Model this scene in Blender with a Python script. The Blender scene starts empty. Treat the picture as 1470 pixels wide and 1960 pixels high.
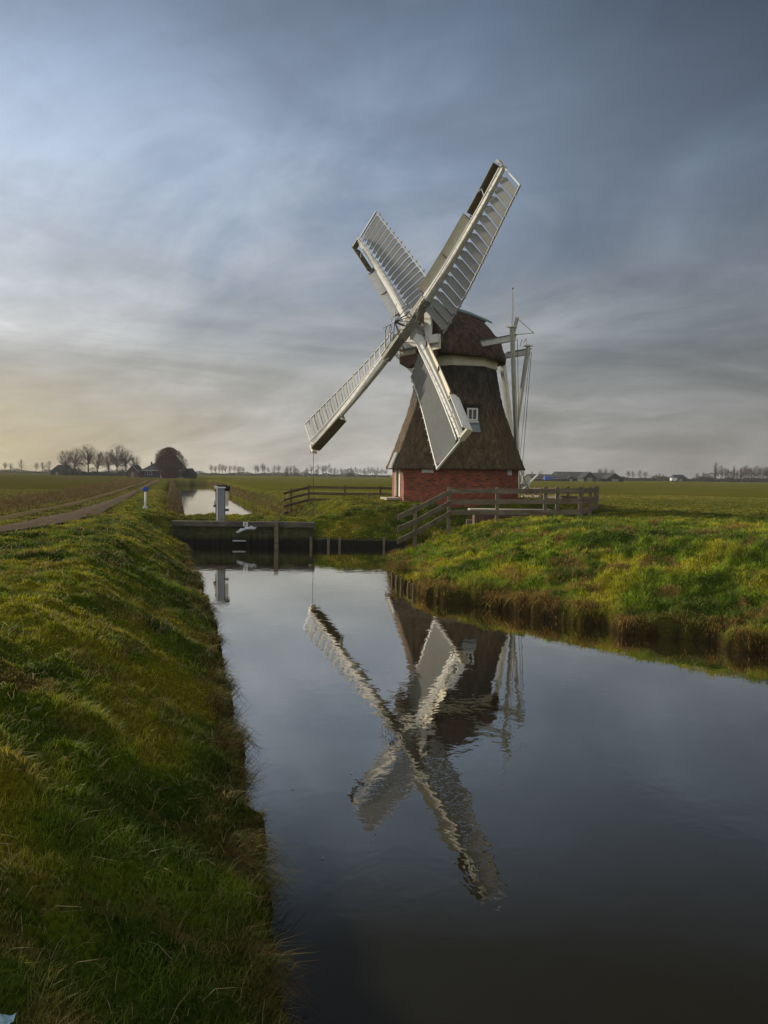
import bpy, bmesh, math, random
import numpy as np
from mathutils import Vector, Matrix
rng = np.random.default_rng(7)
random.seed(7)
sc = bpy.context.scene
COL = sc.collection

# ------------------------------------------------------------------ camera, sky, sun, exposure
FPX = 1475.0                     # focal length in photo pixels (photo 1470 x 1960)
PITCH = math.atan(71 / FPX)
ROLL = math.radians(.63)
CAMP = np.array([0, 0, 3.0])
_f = np.array([0, math.cos(PITCH), -math.sin(PITCH)])
_r0 = np.array([1.0, 0, 0]); _u0 = np.array([0, math.sin(PITCH), math.cos(PITCH)])
_r = _r0 * math.cos(ROLL) + _u0 * math.sin(ROLL)
_u = -_r0 * math.sin(ROLL) + _u0 * math.cos(ROLL)
cam_data = bpy.data.cameras.new('camera')
cam = bpy.data.objects.new('camera', cam_data); COL.objects.link(cam)
M4 = Matrix(((_r[0], _u[0], -_f[0], CAMP[0]), (_r[1], _u[1], -_f[1], CAMP[1]), (_r[2], _u[2], -_f[2], CAMP[2]), (0, 0, 0, 1)))
cam.matrix_world = M4
cam_data.sensor_fit = 'VERTICAL'; cam_data.sensor_height = 24.0
cam_data.lens = FPX / 1960 * 24.0
cam_data.clip_start = .05; cam_data.clip_end = 8000
sc.camera = cam

SUN_AZ = math.radians(-50)       # from +Y (view direction) towards -X
SUN_EL = math.radians(19)
sun_dir = Vector((math.sin(SUN_AZ) * math.cos(SUN_EL), math.cos(SUN_AZ) * math.cos(SUN_EL), math.sin(SUN_EL)))
sl = bpy.data.lights.new('sun', 'SUN'); sl.energy = 3.0; sl.angle = math.radians(3.0); sl.color = (1, .87, .68)
so = bpy.data.objects.new('sun', sl); COL.objects.link(so)
so.rotation_euler = sun_dir.to_track_quat('Z', 'Y').to_euler()

sc.view_settings.view_transform = 'Standard'; sc.view_settings.look = 'None'
sc.view_settings.exposure = 1.1; sc.view_settings.gamma = 1.0
sc.render.engine = 'CYCLES'
sc.cycles.use_denoising = True
sc.cycles.max_bounces = 6; sc.cycles.diffuse_bounces = 2; sc.cycles.glossy_bounces = 3
sc.cycles.transparent_max_bounces = 6; sc.cycles.volume_bounces = 0
sc.cycles.use_adaptive_sampling = True; sc.cycles.adaptive_threshold = .012

class NT:
    """small helper for writing node trees"""
    def __init__(s, tree): s.t = tree; s.n = tree.nodes; s.l = tree.links
    def new(s, kind, **kw):
        n = s.n.new(kind)
        for k, v in kw.items():
            if k in ('inp',):
                for a, b in v.items(): s.set(n, a, b)
            else: setattr(n, k, v)
        return n
    def set(s, n, a, b):
        i = n.inputs[a]
        if isinstance(b, bpy.types.NodeSocket): s.l.new(b, i)
        else: i.default_value = b
    def math(s, op, a, b=0.0, c=0.0, clamp=False):
        n = s.n.new('ShaderNodeMath'); n.operation = op; n.use_clamp = clamp
        s.set(n, 0, a); s.set(n, 1, b); s.set(n, 2, c); return n.outputs[0]
    def vmath(s, op, a, b=(0, 0, 0)):
        n = s.n.new('ShaderNodeVectorMath'); n.operation = op
        s.set(n, 0, a); s.set(n, 1, b); return n.outputs['Value'] if op in ('DOT_PRODUCT', 'LENGTH') else n.outputs[0]
    def mix(s, f, a, b, mode='MIX'):
        n = s.n.new('ShaderNodeMix'); n.data_type = 'RGBA'; n.blend_type = mode
        s.set(n, 0, f)
        for k, v in ((6, a), (7, b)):
            if not isinstance(v, bpy.types.NodeSocket) and len(v) == 3: v = (*v, 1)
            s.set(n, k, v)
        return n.outputs[2]
    def ramp(s, f, *stops):
        n = s.n.new('ShaderNodeValToRGB'); e = n.color_ramp.elements
        while len(e) < len(stops): e.new(.5)
        for k, (p, c) in enumerate(stops):
            e[k].position = p
            e[k].color = (c, c, c, 1) if isinstance(c, (int, float)) else (*c, 1)
        s.set(n, 0, f); return n.outputs[0]
    def noise(s, vec, scale, detail=4, rough=.5, dist=0.0):
        n = s.n.new('ShaderNodeTexNoise'); s.set(n, 'Vector', vec)
        n.inputs['Scale'].default_value = scale; n.inputs['Detail'].default_value = detail
        n.inputs['Roughness'].default_value = rough; n.inputs['Distortion'].default_value = dist
        return n.outputs['Fac']
    def mapping(s, vec, scale=(1, 1, 1), rot=(0, 0, 0), loc=(0, 0, 0)):
        n = s.n.new('ShaderNodeMapping'); s.set(n, 'Vector', vec)
        n.inputs['Scale'].default_value = scale; n.inputs['Rotation'].default_value = rot; n.inputs['Location'].default_value = loc
        return n.outputs[0]
    def smooth(s, x, a, b):
        n = s.n.new('ShaderNodeMapRange'); n.interpolation_type = 'SMOOTHSTEP'
        s.set(n, 0, x); n.inputs[1].default_value = a; n.inputs[2].default_value = b
        return n.outputs[0]

world = bpy.data.worlds.new('World'); sc.world = world; world.use_nodes = True
w = NT(world.node_tree); w.n.clear()
geo = w.new('ShaderNodeTexCoord').outputs['Generated']
sky = w.new('ShaderNodeTexSky', sky_type='NISHITA', sun_disc=False)
sky.sun_elevation = SUN_EL; sky.sun_rotation = SUN_AZ
sky.air_density = 1.3; sky.dust_density = 2.5; sky.ozone_density = 1.5; sky.altitude = 0
sep = w.new('ShaderNodeSeparateXYZ', inp={0: geo})
dx, dy, dz = sep.outputs
def deck(soft, turn, su, sv, loc):
    """coordinates on a flat cloud deck seen in perspective, streaks running towards azimuth turn"""
    den = w.math('ADD', w.math('MAXIMUM', dz, 0.0), soft)
    c = w.new('ShaderNodeCombineXYZ', inp={0: w.math('DIVIDE', dx, den), 1: w.math('DIVIDE', dy, den), 2: 0.0}).outputs[0]
    t = math.radians(turn); d_ = (math.sin(t), math.cos(t), 0); p_ = (math.cos(t), -math.sin(t), 0)
    return w.new('ShaderNodeCombineXYZ', inp={0: w.math('MULTIPLY_ADD', w.vmath('DOT_PRODUCT', c, d_), su, loc[0]), 1: w.math('MULTIPLY_ADD', w.vmath('DOT_PRODUCT', c, p_), sv, loc[1]), 2: loc[2]}).outputs[0]
veil = w.noise(deck(.30, -52, .70, 1.0, (3.1, 1.7, .4)), 1.9, 8, .60, .9)
fine = w.noise(deck(.25, -60, .8, 1.15, (9.3, 4.2, .1)), 4.6, 8, .64, .6)
band = w.noise(deck(.16, -96, .50, 1.0, (2.3, 7.9, .7)), 1.25, 8, .60, 1.0)
sund = w.math('MAXIMUM', w.vmath('DOT_PRODUCT', geo, (math.sin(math.radians(-38)) * math.cos(math.radians(17)), math.cos(math.radians(-38)) * math.cos(math.radians(17)), math.sin(math.radians(17)))), 0.0)   # thinnest cloud, glowing
lum = w.math('MULTIPLY_ADD', w.math('POWER', sund, 2.2), 3.2, w.math('MULTIPLY_ADD', w.math('POWER', sund, 40.0), .25, .86))
lum = w.math('MULTIPLY', lum, w.ramp(veil, (.32, .70), (.80, 1.16)))
lum = w.math('MULTIPLY', lum, w.ramp(fine, (.30, .90), (.80, 1.16)))
lowb = w.math('MULTIPLY', w.smooth(dz, .46, .22), w.smooth(dz, .0, .14))
lum = w.math('MULTIPLY', lum, w.mix(lowb, (1, 1, 1), w.ramp(band, (.38, .60), (.90, 1.13))))
lum = w.math('MULTIPLY', lum, w.math('MULTIPLY_ADD', w.smooth(dz, .27, .57), -.66, 1.0))
lum = w.math('MULTIPLY', lum, w.math('MULTIPLY_ADD', w.math('MULTIPLY', w.smooth(dx, .08, .46), w.smooth(dz, .10, .32)), -.30, 1.0))
lum = w.math('MULTIPLY', lum, w.math('MULTIPLY_ADD', w.math('MULTIPLY', w.smooth(dz, .22, .02), w.smooth(dx, .05, -.4)), -.36, 1.0))
# sky behind the viewer and overhead, out of view, raised as added fill light
lum = w.math('MULTIPLY', lum, w.math('MULTIPLY_ADD', w.smooth(dy, .30, -.45), 6.5, 1.0))
lum = w.math('MULTIPLY', lum, w.math('MULTIPLY_ADD', w.smooth(dz, .66, .95), 2.6, 1.0))
tint = w.mix(w.smooth(dz, .10, .52), (.97, 1.0, 1.04), (.69, .92, 1.28))
tint = w.mix(w.smooth(dx, .0, .40), tint, w.mix(1.0, tint, (.93, 1.0, 1.08), 'MULTIPLY'))
tint = w.mix(w.smooth(dz, .26, -.02), tint, (1.01, .985, .92))
tint = w.mix(w.math('MULTIPLY', w.smooth(dz, .16, .0), w.smooth(dx, -.05, -.46)), tint, (1.12, .98, .66))
tint = w.mix(w.math('MULTIPLY', w.smooth(veil, .55, .30), w.smooth(dz, .10, .35)), tint, (.72, .91, 1.22))
tint = w.mix(w.math('MAXIMUM', w.smooth(dy, .30, -.1), w.smooth(dz, .66, .85)), tint, (1.0, 1.0, .98))
cl = w.mix(1.0, tint, w.new('ShaderNodeCombineXYZ', inp={0: lum, 1: lum, 2: lum}).outputs[0], 'MULTIPLY')
blue = w.mix(1.0, sky.outputs[0], (.26, .29, .33), 'MULTIPLY')
fin = w.mix(w.math('MULTIPLY_ADD', w.smooth(veil, .35, .6), .14, .80), blue, cl)
bg = w.new('ShaderNodeBackground', inp={0: fin, 1: .10})
w.l.new(bg.outputs[0], w.new('ShaderNodeOutputWorld').inputs[0])

# ------------------------------------------------------------------ helpers
def ray(x, y): return _f + _r * (x - 735) / FPX - _u * (y - 980) / FPX
def at_z(x, y, z): d = ray(x, y); return CAMP + d * (z - 3) / d[2]
def at_y(x, y, Y): d = ray(x, y); return CAMP + d * Y / d[1]

def wloc(o):
    v = Vector((0, 0, 0))
    while o is not None: v += o.location; o = o.parent
    return v

def tag(o, label=None, cat=None, group=None, kind=None):
    if label: o['label'] = label
    if cat: o['category'] = cat
    if group: o['group'] = group
    if kind: o['kind'] = kind
    return o

def empty(name, loc, label=None, cat=None, group=None):
    o = bpy.data.objects.new(name, None); COL.objects.link(o); o.location = loc
    o.empty_display_size = .2
    return tag(o, label, cat, group)

class MB:
    """collects vertices and faces given in world coordinates; build() links ONE mesh object"""
    def __init__(s): s.v = []; s.f = []; s.uv = []; s.has_uv = False
    def face(s, pts, uv=None):
        b = len(s.v); s.v += [tuple(map(float, p)) for p in pts]; s.f.append(tuple(range(b, b + len(pts))))
        s.uv.append(uv); s.has_uv |= uv is not None
    def hexa(s, p):              # 8 corners: bottom 0-3, top 4-7
        b = len(s.v); s.v += [tuple(map(float, q)) for q in p]
        for q in ((0, 3, 2, 1), (4, 5, 6, 7), (0, 1, 5, 4), (1, 2, 6, 5), (2, 3, 7, 6), (3, 0, 4, 7)):
            s.f.append(tuple(b + i for i in q)); s.uv.append(None)
    def obox(s, c, ax, ay, az):  # centre and three half-axis vectors
        c, ax, ay, az = (np.array(q, float) for q in (c, ax, ay, az))
        s.hexa([c - ax - ay - az, c + ax - ay - az, c + ax + ay - az, c - ax + ay - az,
                c - ax - ay + az, c + ax - ay + az, c + ax + ay + az, c - ax + ay + az])
    def box(s, x0, x1, y0, y1, z0, z1):
        s.obox(((x0 + x1) / 2, (y0 + y1) / 2, (z0 + z1) / 2), ((x1 - x0) / 2, 0, 0), (0, (y1 - y0) / 2, 0), (0, 0, (z1 - z0) / 2))
    def beam(s, p0, p1, wd, ht, up=(0, 0, 1), wd1=None, ht1=None):
        p0, p1, up = np.array(p0, float), np.array(p1, float), np.array(up, float)
        d = p1 - p0; d /= np.linalg.norm(d)
        a = np.cross(d, up)
        if np.linalg.norm(a) < 1e-4: a = np.cross(d, (1, 0, .3))
        a /= np.linalg.norm(a); b = np.cross(a, d)
        q = []
        for p, x, y in ((p0, wd / 2, ht / 2), (p1, (wd1 or wd) / 2, (ht1 or ht) / 2)):
            q += [p - a * x - b * y, p + a * x - b * y, p + a * x + b * y, p - a * x + b * y]
        s.hexa(q)
    def tube(s, pts, rad, n=6, cap=True):
        pts = [np.array(p, float) for p in pts]
        rad = [rad] * len(pts) if isinstance(rad, (int, float)) else rad
        b = len(s.v); prev = None
        for i, p in enumerate(pts):
            d = pts[min(i + 1, len(pts) - 1)] - pts[max(i - 1, 0)]; d = d / (np.linalg.norm(d) + 1e-9)
            a = np.cross(d, (0, 0, 1) if abs(d[2]) < .9 else (1, 0, 0)) if prev is None else prev - d * (prev @ d)
            a /= np.linalg.norm(a); prev = a; c = np.cross(d, a)
            for k in range(n):
                t = 2 * math.pi * k / n
                s.v.append(tuple(p + (a * math.cos(t) + c * math.sin(t)) * rad[i]))
        for i in range(len(pts) - 1):
            for k in range(n):
                s.f.append((b + i * n + k, b + i * n + (k + 1) % n, b + (i + 1) * n + (k + 1) % n, b + (i + 1) * n + k)); s.uv.append(None)
        if cap:
            s.f.append(tuple(b + k for k in range(n))[::-1]); s.uv.append(None)
            e = b + (len(pts) - 1) * n; s.f.append(tuple(e + k for k in range(n))); s.uv.append(None)
    def plate(s, pts, thick):    # polygon given in space, thickened along its normal
        pts = [np.array(p, float) for p in pts]
        nn = np.zeros(3)
        for i in range(len(pts)): nn += np.cross(pts[i] - pts[0], pts[(i + 1) % len(pts)] - pts[0])
        nn /= np.linalg.norm(nn); t = nn * thick / 2; k = len(pts)
        b = len(s.v); s.v += [tuple(p + t) for p in pts] + [tuple(p - t) for p in pts]
        s.f.append(tuple(b + i for i in range(k))); s.f.append(tuple(b + k + i for i in range(k))[::-1]); s.uv += [None, None]
        for i in range(k):
            j = (i + 1) % k; s.f.append((b + i, b + k + i, b + k + j, b + j)); s.uv.append(None)
    def grid(s, rows, closed=False):   # rows of points -> quads
        b = len(s.v); n = len(rows[0])
        for r in rows: s.v += [tuple(map(float, p)) for p in r]
        for i in range(len(rows) - 1):
            for k in range(n if closed else n - 1):
                j = (k + 1) % n
                s.f.append((b + i * n + k, b + i * n + j, b + (i + 1) * n + j, b + (i + 1) * n + k)); s.uv.append(None)
    def build(s, name, mat, parent=None, smooth=False, bevel=0.0):
        me = bpy.data.meshes.new(name)
        o = bpy.data.objects.new(name, me); COL.objects.link(o)
        off = np.array(wloc(parent)) if parent is not None else np.zeros(3)
        me.from_pydata([tuple(np.array(p) - off) for p in s.v], [], s.f)
        if s.has_uv:
            lay = me.uv_layers.new(name='UVMap')
            for p, u in zip(me.polygons, s.uv):
                if u is None: continue
                for li, q in zip(p.loop_indices, u): lay.data[li].uv = q
        me.materials.append(mat)
        if smooth: me.polygons.foreach_set('use_smooth', [True] * len(me.polygons))
        bm = bmesh.new(); bm.from_mesh(me)
        bmesh.ops.recalc_face_normals(bm, faces=bm.faces)
        bm.to_mesh(me); bm.free()
        if bevel:
            m = o.modifiers.new('bevel', 'BEVEL'); m.width = bevel; m.segments = 1; m.limit_method = 'ANGLE'; m.angle_limit = math.radians(50)
        if parent is not None: o.parent = parent
        return o

def np_mesh(name, V, faces_flat, sizes, mat, col=None, smooth=False):
    """large mesh from arrays; col: per-vertex colour"""
    me = bpy.data.meshes.new(name)
    me.vertices.add(len(V)); me.vertices.foreach_set('co', np.ascontiguousarray(V, np.float32).ravel())
    sizes = np.asarray(sizes, np.int32); starts = np.concatenate([[0], np.cumsum(sizes)[:-1]]).astype(np.int32)
    me.loops.add(len(faces_flat)); me.loops.foreach_set('vertex_index', np.asarray(faces_flat, np.int32))
    me.polygons.add(len(sizes)); me.polygons.foreach_set('loop_start', starts)
    try: me.polygons.foreach_set('loop_total', sizes)
    except Exception: pass
    if smooth: me.polygons.foreach_set('use_smooth', np.ones(len(sizes), bool))
    if col is not None:
        a = me.attributes.new('tint', 'FLOAT_COLOR', 'POINT')
        c = np.ones((len(V), 4), np.float32); c[:, :3] = col; a.data.foreach_set('color', c.ravel())
    me.update(calc_edges=True); me.validate()
    me.materials.append(mat)
    o = bpy.data.objects.new(name, me); COL.objects.link(o)
    return o

def _hash(i, j, seed):
    h = (i.astype(np.int64) * 374761393 + j.astype(np.int64) * 668265263 + seed * 1442695041) & 0x7fffffff
    h = ((h ^ (h >> 13)) * 1274126177) & 0x7fffffff
    return ((h ^ (h >> 16)) & 0xffff) / 65535.0
def vnoise(x, y, seed=0):
    xi, yi = np.floor(x), np.floor(y); fx, fy = x - xi, y - yi
    fx = fx * fx * fx * (fx * (fx * 6 - 15) + 10); fy = fy * fy * fy * (fy * (fy * 6 - 15) + 10)
    a, b = _hash(xi, yi, seed), _hash(xi + 1, yi, seed); c, d = _hash(xi, yi + 1, seed), _hash(xi + 1, yi + 1, seed)
    return (a + (b - a) * fx) * (1 - fy) + (c + (d - c) * fx) * fy
def fbm(x, y, seed=0, oct=3):
    s, a, t = 0.0, 1.0, 0.0
    for k in range(oct):
        s = s + a * vnoise(x * 2 ** k + 17.3 * k, y * 2 ** k - 9.1 * k, seed + k); t += a; a *= .5
    return s / t
def sstep(a, b, x): t = np.clip((x - a) / (b - a), 0, 1); return t * t * (3 - 2 * t)

# ------------------------------------------------------------------ materials
def material(name, rough=.7, spec=.5):
    m = bpy.data.materials.new(name); m.use_nodes = True
    t = NT(m.node_tree); p = t.n['Principled BSDF']
    p.inputs['Roughness'].default_value = rough; p.inputs['Specular IOR Level'].default_value = spec
    return m, t, p
def bumped(t, p, h, strength=.4, dist=.02):
    b = t.new('ShaderNodeBump', inp={'Height': h, 'Strength': strength, 'Distance': dist}); t.l.new(b.outputs[0], p.inputs['Normal'])
def paint(name, c, dirt=(.45, .42, .33), amount=.35, rough=.7, scale=3.0):
    m, t, p = material(name, rough, .25)
    co = t.new('ShaderNodeTexCoord').outputs['Object']
    n = t.noise(co, scale, 6, .65); n2 = t.noise(co, scale * 9, 4, .6)
    f = t.math('MULTIPLY', t.smooth(n, .42, .72), amount)
    f = t.math('MULTIPLY_ADD', t.smooth(n2, .5, .75), amount * .35, f, clamp=True)
    t.set(p, 'Base Color', t.mix(f, c, dirt)); bumped(t, p, n2, .15, .01)
    return m
def wood(name, c1, c2, scale=2.0, rough=.85):
    m, t, p = material(name, rough, .3)
    co = t.new('ShaderNodeTexCoord').outputs['Object']
    n = t.noise(t.mapping(co, scale=(1, 1, 9)), scale, 6, .65); n3 = t.noise(co, scale * 1.2, 4, .6); n2 = t.noise(co, scale * 14, 4, .7)
    f = t.math('MULTIPLY_ADD', n, .6, t.math('MULTIPLY', n3, .5))
    t.set(p, 'Base Color', t.mix(t.smooth(f, .35, .75), c1, c2)); bumped(t, p, n2, .4, .01)
    return m
M = {}
M['white'] = paint('white_paint', (.60, .60, .57), (.34, .33, .27), .38)
M['cream'] = paint('cream_paint', (.58, .55, .44), (.38, .34, .24), .35)
M['sheet'] = paint('shutter_paint', (.20, .205, .20), (.13, .13, .11), .35, .8, 2.0)
M['grey'] = paint('grey_paint', (.30, .30, .27), (.15, .15, .12), .4)
M['spar'] = paint('weathered_spar_paint', (.20, .195, .15), (.10, .095, .07), .5)
M['flap_brown'] = paint('brown_flap_paint', (.105, .085, .045), (.06, .05, .03), .5)
M['leaf'] = paint('pale_dead_leaf', (.42, .38, .30), (.25, .2, .12), .4)
M['scrap'] = paint('pale_blue_plastic', (.30, .48, .60), (.2, .25, .28), .3, .4)
M['iron'] = paint('dark_iron', (.06, .06, .06), (.12, .07, .04), .3, .5)
M['galv'] = paint('galvanised_steel', (.42, .47, .50), (.22, .2, .18), .4, .4)
M['lead'] = paint('lead_sheet', (.20, .225, .25), (.16, .17, .18), .5, .5)
M['patina'] = paint('patina_ridge', (.15, .23, .22), (.08, .10, .09), .5)
M['brownwood'] = wood('brown_timber', (.09, .06, .04), (.17, .11, .07))
M['rail'] = wood('weathered_fence_timber', (.085, .065, .043), (.19, .158, .112), 1.6)
M['darkrail'] = wood('dark_fence_timber', (.075, .055, .028), (.14, .105, .06), 1.6)
M['reveal_shade'] = wood('reveal_shade_timber', (.018, .014, .011), (.035, .027, .02))  # near-black tone stands in for the shade under the window hood
M['quay'] = wood('quay_timber_low_shade', (.026, .030, .012), (.105, .105, .045), 1.5)
def low_shade(m):                                        # shadow at the foot of the planks painted near-black, moss in patches above
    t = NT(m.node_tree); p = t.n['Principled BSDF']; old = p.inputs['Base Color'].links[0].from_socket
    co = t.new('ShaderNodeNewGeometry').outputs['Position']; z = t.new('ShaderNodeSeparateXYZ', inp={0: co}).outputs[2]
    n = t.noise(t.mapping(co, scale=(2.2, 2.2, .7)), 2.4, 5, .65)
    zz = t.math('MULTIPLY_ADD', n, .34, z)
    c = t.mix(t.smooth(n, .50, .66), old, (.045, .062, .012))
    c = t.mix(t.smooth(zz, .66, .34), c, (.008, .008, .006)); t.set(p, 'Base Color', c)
low_shade(M['quay'])
M['walnut'] = wood('waling_timber', (.05, .045, .034), (.13, .12, .095), 1.2)
M['blue'] = paint('blue_paint', (.03, .09, .36), (.05, .06, .1), .2)
M['black'] = paint('black_plastic', (.015, .015, .017), (.05, .045, .04), .2)
M['bark'] = wood('bark', (.045, .038, .03), (.09, .075, .055))
M['twig'] = paint('twigs', (.075, .06, .045), (.05, .04, .03), .5, .9)
M['dark_roof'] = paint('dark_roof', (.016, .020, .027), (.03, .034, .04), .4, 1.0)
M['barn_wall'] = paint('barn_wall', (.022, .024, .026), (.05, .045, .04), .4, .8)
M['pale_wall'] = paint('pale_wall', (.45, .44, .40), (.3, .28, .25), .3, .8)
M['red_wall'] = paint('red_wall', (.10, .055, .045), (.07, .05, .045), .4, .9)

def thatch(name, dark, brown, zlo, zhi):
    m, t, p = material(name, .95, .15)
    co = t.new('ShaderNodeTexCoord').outputs['Object']
    z = t.new('ShaderNodeSeparateXYZ', inp={0: co}).outputs[2]
    streak = t.noise(t.mapping(co, scale=(1, 1, .10)), 9, 6, .75); blot = t.noise(t.mapping(co, scale=(1, 1, .55)), 1.3, 6, .62)
    fine = t.noise(t.mapping(co, scale=(1, 1, .4)), 26, 5, .75)
    base = t.mix(t.smooth(t.math('MULTIPLY_ADD', blot, 1.6, z), zlo, zhi), brown, dark)      # moss-browned lower thatch, blackened upper thatch
    base = t.mix(t.math('MULTIPLY', t.smooth(blot, .5, .68), .55), base, t.mix(.5, brown, (.10, .085, .04)))
    base = t.mix(t.math('MULTIPLY', t.smooth(streak, .38, .72), .75), base, t.mix(.6, base, (.15, .115, .085)))
    base = t.mix(t.math('MULTIPLY', t.smooth(fine, .45, .7), .6), base, t.mix(1.0, base, (.35, .33, .33), 'MULTIPLY'))
    mott = t.noise(t.mapping(co, scale=(1, 1, .35)), 4.5, 7, .72, .4)
    base = t.mix(1.0, base, t.ramp(mott, (.33, .45), (.50, .95), (.68, 1.75)), 'MULTIPLY')
    t.set(p, 'Base Color', base)
    h = t.math('MULTIPLY', mott, .9)
    h = t.math('ADD', h, t.math('ADD', t.math('MULTIPLY', streak, .7), t.math('MULTIPLY', fine, .6)))
    bumped(t, p, h, 1.0, .12)
    return m
M['thatch'] = thatch('thatch', (.050, .047, .046), (.115, .082, .045), 4.6, 6.9)
M['cap_thatch'] = thatch('cap_thatch', (.066, .045, .038), (.080, .052, .040), 8.0, 12.0)
def bricks(name, c1, c2, mortar):
    m, t, p = material(name, .9, .2)
    tc = t.new('ShaderNodeTexCoord')
    b = t.new('ShaderNodeTexBrick', inp={'Vector': tc.outputs['UV'], 'Color1': (*c1, 1), 'Color2': (*c2, 1), 'Mortar': (*mortar, 1), 'Scale': 1.0,
              'Mortar Size': .014, 'Mortar Smooth': .1, 'Bias': 0.0, 'Brick Width': .25, 'Row Height': .09})
    n = t.noise(tc.outputs['Object'], 2.2, 6, .65); n2 = t.noise(tc.outputs['Object'], 26, 3, .6)
    c = t.mix(t.math('MULTIPLY', t.smooth(n, .36, .62), .75), b.outputs[0], t.mix(.5, b.outputs[0], (.05, .03, .025)))
    c = t.mix(t.math('MULTIPLY', t.smooth(n2, .5, .8), .4), c, (.30, .16, .11))
    t.set(p, 'Base Color', c); bumped(t, p, b.outputs['Fac'], -.5, .012)
    return m
M['brick'] = bricks('red_brick', (.40, .080, .030), (.13, .034, .020), (.17, .11, .08))
M['old_brick'] = bricks('old_brick', (.13, .06, .045), (.09, .045, .035), (.11, .09, .07))
M['concrete'] = paint('concrete', (.33, .29, .22), (.16, .15, .10), .5, .9)
def glass():
    m, t, p = material('window_glass', .06, .5); p.inputs['Base Color'].default_value = (.015, .02, .03, 1); return m
M['glass'] = glass()

def grass_mat(name, rough=.75, trans=.3):
    m, t, p = material(name, rough, .15)
    a = t.new('ShaderNodeAttribute', attribute_name='tint').outputs['Color']
    t.set(p, 'Base Color', a)
    tr = t.new('ShaderNodeBsdfTranslucent'); t.set(tr, 'Color', t.mix(1.0, a, (1.1, 1.0, .6), 'MULTIPLY'))
    mx = t.new('ShaderNodeMixShader'); mx.inputs[0].default_value = trans
    t.l.new(p.outputs[0], mx.inputs[1]); t.l.new(tr.outputs[0], mx.inputs[2])
    t.l.new(mx.outputs[0], t.n['Material Output'].inputs[0])
    return m
M['grass'] = grass_mat('grass_blades')

def ground_mat():
    m, t, p = material('turf', 1.0, 0.0)
    co = t.new('ShaderNodeNewGeometry').outputs['Position']
    a = t.new('ShaderNodeAttribute', attribute_name='tint').outputs['Color']
    fine = t.noise(co, 30, 5, .7); mid = t.noise(co, 11, 6, .7)
    c = t.mix(t.math('MULTIPLY', t.smooth(mid, .35, .7), .45), a, t.mix(1.0, a, (1.7, 1.5, .8), 'MULTIPLY'))
    c = t.mix(t.math('MULTIPLY', t.smooth(fine, .42, .62), .8), c, t.mix(1.0, c, (.30, .32, .28), 'MULTIPLY'))
    t.set(p, 'Base Color', c); bumped(t, p, fine, .7, .05)
    return m
M['ground'] = ground_mat()
def track_mat(name, c1, c2, c3):
    m, t, p = material(name, 1.0, 0.0)
    co = t.new('ShaderNodeNewGeometry').outputs['Position']
    n = t.noise(co, 3, 5, .65); f = t.noise(co, 40, 3, .6)
    c = t.mix(t.smooth(n, .35, .7), c1, c2); c = t.mix(t.math('MULTIPLY', t.smooth(f, .42, .62), .75), c, c3)
    t.set(p, 'Base Color', c); bumped(t, p, f, .5, .02); return m
M['track'] = track_mat('track_gravel', (.100, .076, .058), (.150, .118, .090), (.050, .042, .026))
M['wheel'] = track_mat('worn_turf', (.12, .088, .058), (.14, .108, .062), (.08, .072, .03))
def water_mat():
    """still dark ditch water: a mirror at a low angle, brown-black looked into steeply"""
    m, t, p = material('canal_water', .9, 0.0)
    p.inputs['Base Color'].default_value = (.012, .011, .007, 1)
    co = t.new('ShaderNodeNewGeometry').outputs['Position']
    a = t.noise(t.mapping(co, rot=(0, 0, .5)), 2.6, 3, .5, .6)
    b = t.noise(t.mapping(co, rot=(0, 0, -.3)), 7.5, 2, .5)
    patch = t.smooth(t.noise(co, .16, 3, .5), .35, .72)
    h = t.math('ADD', t.math('MULTIPLY', a, .8), t.math('MULTIPLY', b, .20))
    h = t.math('MULTIPLY', h, t.math('MULTIPLY_ADD', patch, .75, .35))
    bp = t.new('ShaderNodeBump', inp={'Height': h, 'Strength': .075, 'Distance': .05})
    g = t.new('ShaderNodeBsdfGlossy', inp={'Color': (.97, .945, .89, 1), 'Roughness': .012, 'Normal': bp.outputs[0]})
    lw = t.new('ShaderNodeLayerWeight', inp={'Normal': bp.outputs[0]}).outputs['Facing']
    f = t.ramp(lw, (.20, .010), (.47, .050), (.625, .33), (.74, .60), (.80, .78), (.85, .92), (.95, .95))
    mx = t.new('ShaderNodeMixShader', inp={0: f, 1: p.outputs[0], 2: g.outputs[0]})
    t.l.new(mx.outputs[0], t.n['Material Output'].inputs[0])
    return m
M['water'] = water_mat()

# ------------------------------------------------------------------ the mill's frame of reference
MC = np.array([3.65, 40.2, 0.0])                       # mill centre
HUB = np.array([1.18, 38.5, 10.26])
_y, _t, _th = math.radians(-55.0), math.radians(12.5), math.radians(45.5)
NV = np.array([math.sin(_y) * math.cos(_t), -math.cos(_y) * math.cos(_t), math.sin(_t)])   # along the windshaft, outwards
NH = np.array([NV[0], NV[1], 0]); NH /= np.linalg.norm(NH)
AV = np.cross([0, 0, 1], NV); AV /= np.linalg.norm(AV)  # to the right, seen from in front of the sails
BV = np.cross(NV, AV)
BK = -NH                                                # towards the tail
def cp(k, m, z): return MC + BK * k + AV * m + np.array([0, 0, z])     # cap coordinates: back, side, height
CAMDIR = math.atan2(-MC[0], MC[1])                      # angle of the direction mill -> camera, measured from -Y
def oct_dir(deg):                                       # deg measured from the direction towards the camera, + to the right
    a = CAMDIR + math.radians(deg); return np.array([math.sin(a), -math.cos(a), 0.0])
CORNERS = [-49.5 + 45 * k for k in range(-3, 5)]

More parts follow.
